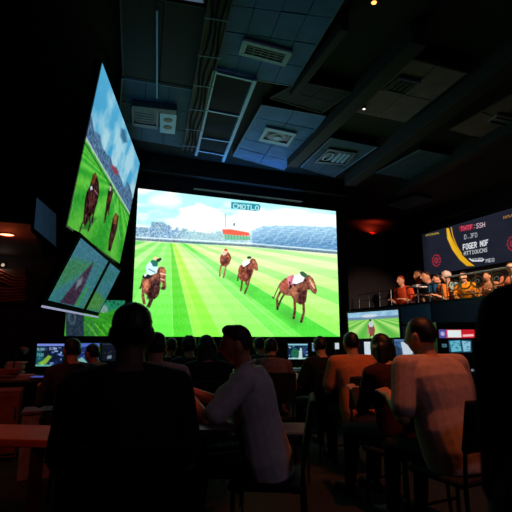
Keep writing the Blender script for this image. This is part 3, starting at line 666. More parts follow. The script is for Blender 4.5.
P.text('FOGER NOF', g([(162,280)])[0], (.475, -.095), (.03, .82), (240, 242, 246), .5); P.text('FOGER NOF', g([(164,281)])[0], (.475, -.095), (.03, .82), (240, 242, 246), .5)
P.text('ATTIOUCNS', g([(170,332)])[0], (.44, -.075), (.02, .56), (238, 240, 244), .45)
P.line(g([(208,380),(232,398),(300,398),(314,384)]), 1.2, (236, 236, 240), .6); P.text('ATURM', g([(228,382)])[0], (.36, -.04), (.01, .4), (240,240,244), .4); P.text('MEQ', g([(326,384)])[0], (.5, -.06), (.01, .52), (222, 222, 230), .5)
P.text('MTCMUOAL', (426, 234.6), (.29, -.058), (0, .26), (206, 172, 60), .5); P.text('IOTLAMEUS', (503, 216.6), (.34, -.09), (0, .34), (226, 150, 50), .5)
for cx, cy, rx, ry in ((436.5, 260.5, 4.8, 7), (512.5, 243.5, 6.2, 8.4)):
    for k in range(11):
        a = k*2*PI/11; P.line([(cx+rx*.9*math.cos(a), cy+ry*.9*math.sin(a)), (cx+rx*.72*math.cos(a+.5), cy+ry*.72*math.sin(a+.5))], .8, (214, 40, 62), .6, .95)
    for k in range(6): a = k*2*PI/6+.4; P.line([(cx+rx*.5*math.cos(a), cy+ry*.5*math.sin(a)), (cx+rx*.2*math.cos(a+1.1), cy+ry*.2*math.sin(a+1.1)), (cx+rx*.45*math.cos(a+1.6), cy+ry*.45*math.sin(a+1.6))], .7, (200, 44, 66), .6, .9)
e = empty('banner_screen', (8.95, 8, 2.92), 'wide dark banner screen with yellow arc, white lettering and red emblems above the balcony', 'screen')
bm = B(); slab(bm, grow(q, .03), .05); obj('casing', bm, BLACK, e); P.build(e, .003, .95)
structure('trim_2', box(B(), 8.7, 8.98, -2.45, 11.1, 4.3, 4.62), CEIL)
# red uplight in far corner
p = Vector((8.1, 10.75, 4.2)); e = empty('uplight', p, 'small red-glowing uplight near the ceiling at the far right corner', 'light')
bm = B(); box(bm, 7.9, 8.3, 10.98, 11.1, 4.24, 4.32); obj('housing', bm, DARKMET, e)
bm = B(); box(bm, 7.95, 8.25, 10.99, 11.07, 4.32, 4.33); obj('tube', bm, mat('red_tube', (220, 40, 20), emit=(255, 40, 10), es=.15), e)
def spot(loc, tgt, rgb, power, size=60, blend=.6, r=.05):
    l = bpy.data.lights.new('spot_light', 'SPOT'); l.energy = power; l.color = rgb; l.spot_size = math.radians(size); l.spot_blend = blend; l.shadow_soft_size = r
    o = bpy.data.objects.new('spot_light', l); C.objects.link(o); o.location = loc
    o.rotation_euler = (Vector(tgt)-Vector(loc)).to_track_quat('-Z', 'Y').to_euler(); return o
def track_head(loc, tgt, rgb, power, label, size=60, es=6):
    loc = Vector(loc); d = (Vector(tgt)-loc).normalized(); e = empty('track_spotlight', loc, label, 'spotlight')
    bm = B(); tube(bm, [loc-d*.14, loc-d*.02], .05, 14); obj('can', bm, BLACK, e)
    bm = B(); tube(bm, [loc-d*.025, loc-d*.015], .04, 14); obj('lens', bm, mat('lens'+label[:12], (255,255,255), emit=tuple(int(255*max(c, 0)**.45) for c in rgb), es=es), e)
    bm = B(); tube(bm, [loc-d*.1, Vector((loc.x, loc.y, loc.z+.1)), Vector((loc.x, loc.y, 4.62))], .012, 8); obj('stem', bm, BLACK, e)
    spot(loc+d*.02, tgt, rgb, power, size)
pl = bpy.data.lights.new('red_glow', 'SPOT'); pl.spot_size = math.radians(150); pl.spot_blend = .7; pl.energy = 30; pl.color = (1, .05, .015); pl.shadow_soft_size = .06
po = bpy.data.objects.new('red_glow', pl); C.objects.link(po); po.location = (8.1, 10.9, 4.3); po.rotation_euler = (PI-.3, 0, 0)

# ------------------------------------------------------------------ people
SKIN = mat('skin_tan', (176, 124, 96), .55, var=.06); 
def rotz(a): return Matrix.Rotation(a, 3, 'Z')
def headfn(k):
    def f(d):
        x, y, z = d
        px, py, pz = x*.077, y*.095, z*.118
        if z < 0:
            px *= 1-.30*(-z)**1.6
            if y < 0: py *= 1-.35*(-z)
            else: py *= 1-.10*(-z)**2
        if y > 0:
            G = lambda a, b, sx, sz: math.exp(-((x-a)/sx)**2-((z-b)/sz)**2)
            py += .030*G(0, -.2, .13, .16)+.014*G(0, -.02, .1, .2)
            py -= .010*G(.36, .06, .17, .12)+.010*G(-.36, .06, .17, .12)
            py += .006*G(0, .24, .5, .1)+.008*G(0, -.52, .22, .06)-.004*G(0, -.6, .2, .03)+.006*G(0, -.66, .2, .05)+.008*G(0, -.86, .25, .12)
        return Vector((px, py, pz))*k
    return f
def sst(a, b, x): t = min(max((x-a)/(b-a), 0), 1); return t*t*(3-2*t)
def hairfn(k, style, seed):
    hf = headfn(1)
    def f(d):
        x, y, z = d
        thr = -.52+(.50+.52)*sst(-.25, .62, y)
        g = z-thr
        nz = mnoise.noise(Vector((x*4+seed, y*4, z*4)))*.5+mnoise.noise(Vector((x*11+seed, y*11, z*11)))*.3
        hgt = .085+.05*nz
        if style == 'quiff': hgt += .22*sst(.1, .7, y)*sst(.2, .7, z)
        if style == 'curly': hgt += .12+.10*nz
        fct = .92+hgt*sst(-.06, .16, g)
        b = hf(d); b = Vector((b.x, b.y if y < 0 else y*.095, b.z)) if z > 0 else b
        b = Vector((b.x*(1+.13*sst(.1, .7, z)), b.y, b.z*(1-.035*sst(.6, 1, z))))
        return b*fct*k
    return f
def ik(S, T, l1, l2, hint):
    S, T = Vector(S), Vector(T); v = T-S; d = min(v.length, (l1+l2)*.985); v.normalize(); T = S+v*d
    a = (l1*l1-l2*l2+d*d)/(2*d); h = math.sqrt(max(l1*l1-a*a, 0)); hint = Vector(hint); hp = (hint-v*hint.dot(v)).normalized()
    return S+v*a+hp*h, T
def hand(bm, wrist, d, up, side, k, curl=.5):
    """palm and five fingers; d direction of the fingers, up = back of hand"""
    d = Vector(d).normalized(); up = Vector(up); up = (up-d*up.dot(d)).normalized(); s = d.cross(up)*side
    wrist = Vector(wrist)
    pc = wrist+d*.045*k
    for o in (-.024, -.008, .008, .024): capsule(bm, wrist+d*.012*k+s*o*k*.7, wrist+d*.085*k+s*o*k, .015*k, .0125*k, 8)
    for o, L in ((-.029, .062), (-.010, .078), (.010, .084), (.029, .074)):
        o2 = -o; p = wrist+d*.088*k+s*o2*k; dd = d.copy(); r = .0088*k
        for j, seg in enumerate((.44, .32, .24)):
            dd = (dd-up*curl*(.35+.25*j)).normalized(); q2 = p+dd*L*seg*k; capsule(bm, p, q2, r, r*.92, 8); p = q2; r *= .92
    p = wrist+d*.03*k-s*.026*k; q2 = p+(d*.6-s*.7-up*.25).normalized()*.036*k; capsule(bm, p, q2, .0125*k, .010*k, 8)
    q3 = q2+(d*.9-s*.15-up*.4*curl).normalized()*.032*k; capsule(bm, q2, q3, .010*k, .0085*k, 8)
PEOPLE = []
def person(label, hpx, hpy, D, top, face, shirt, trousers, hair, lean=10, hands=None, sleeves='short', style='short', head=(0, 0), base=0.0,
           skin=None, vox=.009, wide=1.0, grp=None, legs=True, hairlen=0, shrough=.8, collar=False, knee=.43, cap=None, shz=.428, hint=(.28, -.3, -.9)):
    """seated figure; face = world heading in degrees clockwise from +Y; head=(turn, nod)"""
    a = -math.radians(face); R3 = rotz(a); l = math.radians(lean)
    k = (top-.56)/(.50*math.cos(l)+.245)
    if not .8 < k < 1.12: print('SCALE', label, round(k, 2))
    P0 = Vector((0, 0, .56)); T = Vector((0, math.sin(l), math.cos(l))); N = P0+T*.50*k
    H = N+Vector((0, .04, 0))*k+(T*.4+Vector((0,0,.6))).normalized()*.128*k
    tgt = at(hpx, hpy, D); off = R3 @ Vector((H.x, H.y, 0)); root = Vector((tgt.x-off.x, tgt.y-off.y, base))
    e = empty('person', root, label, 'person', grp, a); M = Matrix.Rotation(-l, 3, 'X')
    sk = skin or SKIN; bm = B()
    W = .97*wide
    def tor(inf, top_=True, low=-.10):
        rr = [(low, .155, .115), (-.02, .172, .13), (.10, .160*W, .118), (.20, .152*W, .112), (.30, .170*W, .12), (.38, .178*W, .118), (.44, .160*W, .098), (.485, .105*W, .078)]
        if top_: rr.append((.51, .066, .062))
        return [(P0+T*z*k, (rx+inf)*k, (ry+inf)*k) for z, rx, ry in rr]
    loft(bm, tor(-.012), M=M)
    nb = H+Vector((0, -.02, -.05))*k
    capsule(bm, N-T*.04*k, nb, .058*k, .052*k)
    HR = Matrix.Rotation(math.radians(head[0]), 3, 'Z') @ Matrix.Rotation(-math.radians(head[1]), 3, 'X')
    ellipsoid(bm, H, (0,0,0), HR, headfn(k), 36, 26)
    for s in (-1, 1): ellipsoid(bm, H+HR @ Vector((s*.077, -.008, -.008))*k, (.011*k, .021*k, .033*k), HR, None, 10, 8)
    sh = []
    if hands is None: hands = ((-.2, .38, .80), (.2, .38, .80))
    bs = B()
    for s, hnd in zip((-1, 1), hands):
        S = P0+T*shz*k+Vector((s*.185*W*k, 0, 0)); L1, L2 = .285*k, .255*k
        E, Wr = ik(S, hnd, L1, L2, (s*hint[0], hint[1], hint[2])); sh.append((S, E, Wr))
        capsule(bm, P0+T*.475*k+Vector((s*.05*k,0,0)), S, .047*k, .05*k); capsule(bm, S, E, .048*k, .038*k); capsule(bm, E, Wr, .038*k, .026*k)
        dr = (Wr-E).normalized(); hand(bm, Wr-dr*.005, (dr+Vector((0,.2,-.1))), Vector((s*.25, 0, 1)), s, k, .5)
        capsule(bs, P0+T*.475*k+Vector((s*.045*k,0,0)), S, .052*k, .068*k)
        if sleeves == 'long': capsule(bs, S, E, .064*k, .052*k); capsule(bs, E, E+(Wr-E)*.93, .051*k, .036*k)
        else: capsule(bs, S, S+(E-S)*.80, .068*k, .068*k)
    hipz = .55; ft = []
    for s in (-1, 1):
        hp = Vector((s*.09, .0, hipz-.02)); kn = Vector((s*.13, knee, .50)); an = Vector((s*.13, knee+.02-.0, .09))
        capsule(bm, hp, kn, .075, .05); capsule(bm, kn, an, .048, .034); capsule(bm, an, an+Vector((0, .14, -.045)), .034, .026); ft.append((hp, kn, an))
    o = link('body', fuse('body', bm, vox, 2), sk, e, False, True)
    # shirt
    loft(bs, tor(.018, False, -.13), M=M)
    o = link('shirt', fuse('shirt', bs, vox*1.2, 4), shirt, e, False, True)
    if collar:
        bm = B(); tube(bm, [P0+T*.50*k+(M @ Vector((math.cos(t)*.068, math.sin(t)*.064-.0, .008+.014*math.sin(-t))))*k for t in np.linspace(0, 2*PI, 25)[:-1]], .010*k, 8, closed=True); obj('collar', bm, shirt, e, False, True)
    bt = B(); loft(bt, [(Vector((0, 0, .455)), .17, .13), (Vector((0, 0, .50)), .185, .15), (Vector((0, .0, .58)), .18, .14), (Vector((0, .0, .64)), .165, .125)], M=Matrix.Identity(3))
    for hp, kn, an in ft: capsule(bt, hp, kn, .088, .064); capsule(bt, kn, an+Vector((0,0,.02)), .062, .048)
    link('trousers', fuse('trousers', bt, .014, 3), trousers, e, False, True)
    for hp, kn, an in ft:
        b2 = B(); capsule(b2, an+Vector((0, -.01, -.035)), an+Vector((0, .16, -.048)), .044, .036, flat=.9); box(b2, an.x-.042, an.x+.042, an.y-.05, an.y+.19, .002, .022)
        link('shoe', fuse('shoe', b2, .012, 2), mat('shoe_black', (20, 20, 22), .5), e, False, True)
    bh = B(); ellipsoid(bh, H+HR @ Vector((0, -.004, .006))*k, (0,0,0), HR, hairfn(k, style, hpx), 40, 28)
    if hairlen:
        for x_ in (-.05, -.02, .02, .05): capsule(bh, H+HR @ Vector((x_, -.05, 0))*k, H+HR @ Vector((x_*1.3, -.075, -hairlen))*k, .045*k, .03*k)
        link('hair', fuse('hair', bh, .011, 3), hair, e, False, True)
    else: obj('hair', bh, hair, e, False, True)
    if cap:
        bc = B(); ellipsoid(bc, H+HR @ Vector((0, -.004, .04))*k, (.095*k, .112*k, .092*k), HR, None, 20, 12); obj('cap', bc, cap, e, False, True)
    PEOPLE.append((e, root, a, base)); return e
HB = mat('hair_black', (16, 13, 14), .5, var=.3, scale=60, bump=.4); HBR = mat('hair_brown', (46, 26, 18), .55, var=.3, scale=60, bump=.4)
def cloth(n, c, r=.85): return mat('cloth_'+n, c, r, var=.12, scale=30, bump=.25, spec=.2)
TD = cloth('dark_trousers', (22, 24, 32)); TJ = cloth('navy_denim', (28, 34, 54))
scrdir = 4
person('nearest left man seen from behind, black silhouette of head and shoulders before the giant screen', 132, 330, 2.0, 1.398, 8, cloth('charcoal', (26, 27, 30)), TD, HB, lean=6, vox=.007, wide=.95, hands=((-.16,.36,.78),(.16,.36,.78)), skin=mat('skin_deep', (96, 62, 48), .6, var=.06))
person('man in profile wearing a pale grey t-shirt with forearms reaching left over the table', 237, 345, 2.9, 1.325, -62, cloth('pale_grey', (205, 198, 200)), TD, HBR, lean=14, vox=.007, hands=((-.10,.46,.90),(.08,.54,.92)), hint=(.7, -.2, -.75), style='quiff', head=(6, 6), collar=True, skin=mat('skin_warm', (190, 120, 90), .5, var=.06))
person('man in an orange-lit shirt seated beyond, right of the giant screen edge, back to viewer', 351, 345, 4.7, 1.30, 10, cloth('orange_tan', (196, 120, 78)), TD, HB, lean=12, wide=1.15, shz=.452)
person('dark long-haired woman seated between the orange-lit man and the big pale-shirted man', 381, 351, 3.7, 1.28, -6, cloth('maroon', (52, 20, 22)), TD, HB, lean=14, sleeves='long', hairlen=.22, hands=((-.1,.4,.82),(.16,.42,.82)))
person('big man in a pale shirt with orange-lit shoulders, seated at right, seen from behind', 421, 340, 3.2, 1.385, -4, cloth('pale_shirt', (186, 158, 150)), TD, HB, lean=17, wide=1.2, vox=.007, hands=((-.22,.34,.86),(.2,.4,.8)), head=(14, 4), shz=.458)
person('black silhouette of the nearest person at the right edge of the picture', 522, 330, 1.0, 1.351, -34, cloth('black', (12, 12, 14)), TD, mat('hair_matte_black', (8, 8, 10), .95, spec=.03), lean=2, wide=.9, vox=.008, style='curly', hairlen=.26, head=(-85, 0), hands=((-.1,.26,.66),(.1,.26,.66)))
person('dark silhouette of a man just right of the small lit monitor under the giant screen', 320, 351, 5.3, 1.26, 4, cloth('ink', (18, 20, 28)), TD, HB, lean=10)
person('person with a pale collar stripe seated left of the small lit monitor', 271, 352, 5.2, 1.24, 18, cloth('grey_violet', (84, 70, 84)), TD, HB, lean=18, sleeves='long', collar=True)
person('person whose dark head shows just behind the profile man and left of the pale-collared one', 259, 352, 5.9, 1.25, -8, cloth('teal_dark', (26, 44, 48)), TD, HB, lean=12)
person('woman with dark hair and navy top seen from behind under the giant screen', 206, 352, 4.2, 1.27, 2, cloth('navy', (22, 28, 46)), TJ, HB, lean=10, sleeves='long', hairlen=.14)
person('dark-haired person in navy immediately left of the navy-topped woman', 188.5, 352, 5.2, 1.255, -4, cloth('navy2', (20, 26, 42)), TJ, HB, lean=12, sleeves='long', style='curly')
person('person in dark red seated farther back between the nearest man and the navy pair', 171, 353, 5.6, 1.24, 30, cloth('dark_red', (70, 22, 24)), TD, HBR, lean=10)
person('person in a pink shirt half hidden behind the nearest left man', 156, 350, 3.7, 1.29, 12, cloth('pink', (206, 150, 150)), TD, HB, lean=22, wide=1.1)
person('dark-haired person in front of the left monitors, body almost black', 72, 354, 4.2, 1.24, -14, cloth('dusk_grey', (44, 40, 44)), TD, HB, lean=16, sleeves='long')
person('smaller figure bending beside the left monitors, right of the almost black one', 92, 356, 5.0, 1.18, -40, cloth('rosy_grey', (120, 96, 104)), TD, HB, lean=30, sleeves='long')
# balcony guests
def guest(label, px, py, col, hair, face, cap=None, lean=14, D=None, base=1.42, top=1.22, skin=None, hands=None, Xp=7.95):
    t = (px-256)/FPX/math.cos(0)
    d = ray(px, py); s = (Xp-EYE[0])/d[0]; D = float((d*s)@HF); zz = float(EYE[2]+d[2]*s)+.12
    person(label, px, py, D, zz-base, face, col, TD, hair, lean=lean, base=base, vox=.013, cap=cap, skin=skin, hands=hands, grp=None, knee=.40)
LS = mat('skin_light', (226, 170, 140), .5, var=.05)
guest('balcony guest in orange-red at the far left end of the balcony', 400.5, 280, cloth('orange_red', (226, 84, 40)), mat('hair_red', (150, 44, 20), .5), -100, skin=LS, Xp=8.0)
guest('balcony guest with black hair behind the guest in blue', 418, 274, cloth('black2', (20, 20, 26)), HB, -95, Xp=8.42)
guest('balcony guest in a bright blue shirt leaning over the railing', 426, 275.5, cloth('blue', (30, 96, 150)), HBR, -75, skin=LS, lean=22, Xp=8.3, hands=((-.12,.46,.86),(.1,.5,.84)))
guest('balcony guest in orange leaning, immediately right of the blue shirt', 437, 279, cloth('orange', (236, 130, 50)), HBR, -60, skin=LS, lean=22, Xp=8.0)
guest('balcony guest in white and cyan with a pale cap', 446, 276, cloth('white_cyan', (170, 210, 220)), HBR, -90, skin=LS, cap=mat('cap_pale', (210, 200, 200), .7), Xp=8.42)
guest('balcony guest in a vivid yellow-orange shirt left of the ornate railing', 463, 277, cloth('amber', (250, 160, 30)), HBR, -110, skin=LS, lean=20, Xp=8.0)
guest('balcony guest with a rosy face at the right edge above the ornate railing', 511, 268, cloth('salmon', (230, 140, 110)), HBR, -110, skin=LS, Xp=8.0)
guest('balcony guest in a tan top behind the ornate railing', 487, 277, cloth('tan', (190, 140, 110)), HBR, -95, skin=LS, Xp=8.25)
# bar stools under the balcony guests
def copy_tree(o, par=None):
    c = o.copy(); C.objects.link(c)
    if par: c.parent = par
    for ch in list(o.children): copy_tree(ch, c)
    return c
def stool_proto():
    e = empty('bar_stool', (0,0,0), 'x', 'stool', 'low round stools on the balcony')
    bm = B(); lathe(bm, [(.02,.40),(.16,.40),(.18,.42),(.18,.445),(.16,.455),(.02,.455)]); obj('seat', bm, mat('stool_vinyl', (60, 30, 26), .5), e)
    bm = B(); tube(bm, [(0,0,.02),(0,0,.41)], .025, 10); obj('post', bm, CHROME, e)
    bm = B(); lathe(bm, [(.02,0),(.17,0),(.17,.012),(.04,.03),(.02,.03)]); obj('base', bm, CHROME, e)
    return e
SEATC = {}
def chair_proto(key, m, m2, lw=.013):
    e = empty('chair', (0,0,0), 'x', 'chair')
    bm = B(); box(bm, -.22, .22, -.22, .2, .405, .447); obj('seat', bm, m, e, bevel=.018)
    bm = B(); R0 = Matrix.Translation((0,-.235,.60)) @ Matrix.Rotation(math.radians(10), 4, 'X')
    box(bm, -.21, .21, -.018, .018, 0, .30, R0); obj('backrest', bm, m, e, bevel=.015)
    for s in (-1, 1):
        bm = B(); tube(bm, [(s*.19,.18,0), (s*.18,.17,.41)], lw, 8); obj('leg', bm, m2, e)
        bm = B(); tube(bm, [(s*.2,-.24,0), (s*.185,-.215,.43)], lw, 8); obj('leg', bm, m2, e)
        bm = B(); tube(bm, [(s*.185,-.215,.42), (s*.185,-.232,.62), (s*.185,-.28,.85)], lw*.9, 8); obj('back_post', bm, m2, e)
    bm = B(); tube(bm, [(-.19,.17,.2), (.19,.17,.2)], lw*.7, 8); obj('stretcher', bm, m2, e)
    return e
cp = chair_proto('b', cloth('chair_black', (24, 24, 28)), mat('chair_frame', (36, 36, 40), .4, .7)); sp = stool_proto()
CL = ['under the nearest left man', 'under the man in profile', 'under the orange-lit man', 'under the long-haired woman', 'under the big pale-shirted man', 'under the silhouette at the right edge', 'under the dark man beside the small monitor',
      'under the pale-collared person', 'under the person behind the profile man', 'under the navy-topped woman', 'under the navy person left of that woman', 'under the person in dark red', 'under the person in the pink shirt', 'under the dark figure at the left monitors', 'under the bending figure at the left monitors']
SL = ['orange-red guest', 'black-haired guest', 'guest in blue', 'leaning orange guest', 'capped guest', 'amber-shirted guest', 'rosy-faced guest', 'tan-topped guest']
fc = fs = True; ci = si = 0
for (pe, root, a, base) in PEOPLE:
    if base == 0:
        o = cp if fc else copy_tree(cp); fc = False; o['label'] = 'black padded chair '+CL[ci]; ci += 1; o['group'] = 'black chairs under the seated crowd'; z = 0
    else:
        o = sp if fs else copy_tree(sp); fs = False; o['label'] = 'low round balcony stool under the '+SL[si]; si += 1; z = base
    o.location = (root.x, root.y, z); o.rotation_euler = (0, 0, a)
# one empty blue-grey chair right of the man in profile
e = chair_proto('g', cloth('blue_grey', (92, 116, 136)), CHROME); p = at(284, 410, 4.3); e.location = (p.x, p.y, 0); e.rotation_euler = (0, 0, math.radians(-112)); e['label'] = 'empty chair with blue-grey seat just right of the man in profile'
e.location.x += .02
# ------------------------------------------------------------------ desks, monitors
WOOD = mat('red_brown_wood', (120, 66, 48), .45, var=.3, scale=6, bump=.1); DESK = mat('dark_desk_top', (60, 58, 66), .4, var=.15, scale=8)
def desk(name, x0, x1, y0, y1, z, m, label, lm=DARKMET, modesty=False):
    e = empty(name, ((x0+x1)/2, (y0+y1)/2, 0), label, 'table'); bm = B(); box(bm, x0, x1, y0, y1, z-.035, z); obj('table_top', bm, m, e, bevel=.006)
    for xx in (x0+.06, x1-.06):
        for yy in (y0+.06, y1-.06): bm = B(); box(bm, xx-.025, xx+.025, yy-.025, yy+.025, 0, z-.035); obj('leg', bm, lm, e)
    if modesty: bm = B(); box(bm, x0+.09, x1-.09, y1-.1, y1-.08, .25, z-.035); obj('modesty_panel', bm, BLACK, e)
    return e
def ui(P, seed, pal, bg):
    r = random.Random(seed); P.units(100, 60); P.c[:] = bg
    P.poly([(0,0),(100,0),(100,6),(0,6)], pal[0])
    for k in range(26):
        x = r.uniform(2, 90); y = r.uniform(8, 54); w_ = r.uniform(3, 16); h = r.uniform(1.5, 6)
        P.poly([(x,y),(x+w_,y),(x+w_,y+h),(x,y+h)], pal[r.randrange(len(pal))], 1.5, .85)
    P.grain(30, .8)
def monitor(cx, cy, D, wpx, hpx, label, paint, yaw=None, base_z=.74, gain=.9, stand=True, name='monitor'):
    c = at(cx, cy, D); W = wpx*D/457; Hh = hpx*D/457
    a = -YAW if yaw is None else math.radians(yaw); ex = Vector((math.cos(a), math.sin(a), 0)); ny = Vector((-math.sin(a), math.cos(a), 0))
    q = [c-ex*W/2+Vector((0,0,Hh/2)), c+ex*W/2+Vector((0,0,Hh/2)), c+ex*W/2-Vector((0,0,Hh/2)), c-ex*W/2-Vector((0,0,Hh/2))]
    e = empty(name, (c.x, c.y, base_z), label, 'monitor')
    bm = B(); slab(bm, grow(q, .012), .03); obj('casing', bm, BLACK, e, bevel=.004)
    P = Pic(q, max(24, int(wpx*3)), max(20, int(hpx*3))); paint(P); P.build(e, .003, gain)
    if stand:
        b = c+ny*.05; bm = B(); tube(bm, [(b.x, b.y, base_z+.01), (b.x, b.y, c.z)], .018, 10); tube(bm, [(b.x, b.y, c.z), Vector((c.x, c.y, c.z))+ny*.02], .018, 8); obj('stand', bm, BLACK, e)
        bm = B(); lathe(bm, [(.02, 0), (.11, 0), (.11, .008), (.03, .018), (.02, .018)], (b.x, b.y, base_z)); obj('foot', bm, BLACK, e)
    return c
BLU = [(110,150,220), (60,110,190), (160,190,240), (30,50,110)]
def pl1(P):
    ui(P, 3, BLU, (14, 26, 54)); P.poly([(0,8),(30,8),(28,58),(0,58)], (24, 110, 110), 8, .7); P.poly([(8,52),(26,44),(44,30),(58,34),(40,52),(24,58)], (150, 200, 60), 4, .9); P.ell(30, 26, 11, 11, (20, 30, 44), 5, .9)
    P.text('MLOAS', (2, 12), (.9, 0), (0, .8), (190, 214, 240), .8); P.text('7135', (2, 26), (1.1, 0), (0, 1), (120, 220, 230), .8); P.text('G15+', (46, 9), (1.2, 0), (0, 1.1), (180, 200, 250), .8); P.poly([(0,0),(100,0),(100,6),(0,6)], (120,140,230), 1); P.poly([(0,55),(60,55),(60,60),(0,60)], (120, 214, 190), 2, .8)
def pl2(P): ui(P, 8, BLU, (30, 56, 130)); P.poly([(0,0),(100,0),(100,10),(0,10)], (90,120,230), 2); P.poly([(0,46),(40,40),(60,56),(10,60)], (150,220,200), 3, .9)
def pl3(P): ui(P, 11, [(50,60,84),(30,36,52)], (24, 30, 44)); P.poly([(40,44),(70,40),(70,52),(40,54)], (150,170,190), 2)
# left desk: against the left, at the far side of the bending figures
p0 = at(40, 372, 5.6)
desk('desk', p0.x-1.35, p0.x+.72, p0.y-.32, p0.y+.42, .78, DESK, 'long dark desk at left carrying the wide monitors and clutter', modesty=True)
monitor(50, 355, 5.75, 27, 22, 'left monitor with blue and green betting graphics behind the dark-haired figure', pl1, base_z=.78, gain=.9)
monitor(86, 354, 5.75, 26, 21, 'second left monitor with deep blue screen, right of the green and blue one', pl2, base_z=.78, gain=.7)
p = at(45, 376, 5.35)
def keyboard(p, a, w_, m, mk, label, z):
    e = empty('keyboard', (p.x, p.y, z), label, 'keyboard', None, a); bm = B(); box(bm, -w_/2, w_/2, -.07, .07, .0, .016); obj('base', bm, m, e, False, bevel=.003)
    bm = B(); n = int(w_/.028)
    for i in range(n):
        for j in range(4): box(bm, -w_/2+.012+i*.028, -w_/2+.034+i*.028, -.058+j*.03, -.034+j*.03, .016, .025)
    obj('keys', bm, mk, e, False)
KB = mat('keyboard_grey', (70, 76, 100), .5); KK = mat('backlit_keys', (120, 140, 210), .5, emit=(90, 110, 230), es=.35)
keyboard(p, -YAW, .3, KB, KK, 'blue-lit keyboard in front of the left monitor', .78)
# third dim panel on its own foot
p3 = at(110, 352, 5.6)
monitor(109, 352, 5.7, 14, 17, 'small dim monitor nearest the silhouetted man at left', pl3, base_z=.78, gain=.5)
# paper and clutter on the left desk
PAP = mat('paper', (170, 150, 145), .8, var=.1); PAPR = mat('red_folder', (130, 50, 44), .7); 
i = 0
for (cx, cy, D, w_, h, m, lb) in ((8, 366, 5.5, .24, .10, PAPR, 'stack of reddish folders at the left end of the desk'), (16, 358, 5.75, .2, .17, PAP, 'tall stack of papers behind the reddish folders'),
        (28, 370, 5.45, .16, .05, PAP, 'small sheaf of papers left of the blue-lit keyboard'), (2, 372, 5.3, .2, .05, mat('brown_book', (90, 60, 50), .7), 'brown ledger at the left edge of the desk')):
    c = at(cx, cy, D); e = empty('paper_stack', (c.x, c.y, .78), lb, 'papers'); bm = B(); r = random.Random(cx)
    for k in range(max(3, int(h/.014))):
        a = r.uniform(-.25, .25); box(bm, -w_/2, w_/2, -.09, .09, k*.014, k*.014+.011, Matrix.Translation((c.x+r.uniform(-.015,.015), c.y+r.uniform(-.01,.01), .78)) @ Matrix.Rotation(a, 4, 'Z'))
    obj('sheets', bm, m, e)
c = at(15, 352, 5.3); 
e = empty('desk_lamp', (at(14,352,5.65).x, at(14,352,5.65).y, .78), 'small dark desk lamp with a pale head among the papers', 'lamp'); c = Vector(e.location)
bm = B(); lathe(bm, [(.01,0),(.07,0),(.07,.012),(.015,.02),(.01,.02)], c); obj('base', bm, BLACK, e); bm = B(); tube(bm, [c+Vector((0,0,.015)), c+Vector((.02,0,.22)), c+Vector((.1,-.02,.32))], .008, 8); obj('arm', bm, BLACK, e)
bm = B(); tube(bm, [c+Vector((.08,-.01,.335)), c+Vector((.14,-.05,.30))], .025, 12, r2=.04); obj('lamp_shade', bm, mat('shade_grey', (130, 130, 140), .5), e)
# cabinet under desk left and pale box
c0 = at(6, 402, 4.9)
e = empty('cabinet', (c0.x, c0.y, 0), 'red-brown wooden cabinet under the left end of the desk', 'cabinet')
bm = B(); box(bm, c0.x-.55, c0.x+.14, c0.y-.05, c0.y+.3, .04, .70); obj('body', bm, WOOD, e, bevel=.006)
bm = B(); box(bm, c0.x-.17, c0.x+.13, c0.y-.07, c0.y-.05, .08, .66); o = obj('door', bm, WOOD, e, bevel=.004); bm = B(); tube(bm, [(c0.x+.1,c0.y-.09,.42),(c0.x+.1,c0.y-.09,.54)], .008, 8); h_ = obj('handle', bm, CHROME, o)
bm = B(); box(bm, c0.x-.5, c0.x-.19, c0.y-.07, c0.y-.05, .08, .66); obj('door', bm, WOOD, e, bevel=.004)
bm = B(); box(bm, c0.x-.53, c0.x+.12, c0.y-.03, c0.y+.28, 0, .04); obj('plinth', bm, BLACK, e)
c1 = at(42, 413, 4.3)
e = empty('storage_box', (c1.x, c1.y, 0), 'pale grey-violet storage box on the floor right of the wooden cabinet', 'box')
bm = B(); box(bm, c1.x-.16, c1.x+.16, c1.y-.02, c1.y+.28, 0, .56); obj('body', bm, mat('grey_violet_box', (130, 124, 144), .6), e, bevel=.01)
bm = B(); box(bm, c1.x-.17, c1.x+.17, c1.y-.03, c1.y+.29, .56, .59); obj('lid', bm, mat('grey_violet_lid', (96, 92, 110), .6), e, bevel=.006)
# foreground table at bottom left
p = at(70, 420, 2.75)
TT = mat('warm_table_top', (150, 88, 70), .4, var=.2, scale=5)
e = empty('foreground_table', (p.x-.65, p.y-.2, 0), 'nearest wooden table at the bottom left catching red light', 'table')
ex = Vector((math.cos(-YAW-.12), math.sin(-YAW-.12), 0)); ey = Vector((-ex.y, ex.x, 0)); far = at(84, 419, 2.7); far.z = .75
qd = [far-ex*1.5, far, far-ey*.36, far-ey*.36-ex*1.5]; bm = B(); prism(bm, qd, .71, .75); obj('table_top', bm, TT, e, bevel=.006)
for u, v in ((.05,.12), (.95,.12), (.05,.88), (.95,.88)): c = bil(qd, u, v); bm = B(); box(bm, c.x-.03, c.x+.03, c.y-.03, c.y+.03, 0, .71); obj('leg', bm, mat('table_leg', (50, 32, 28), .5), e)
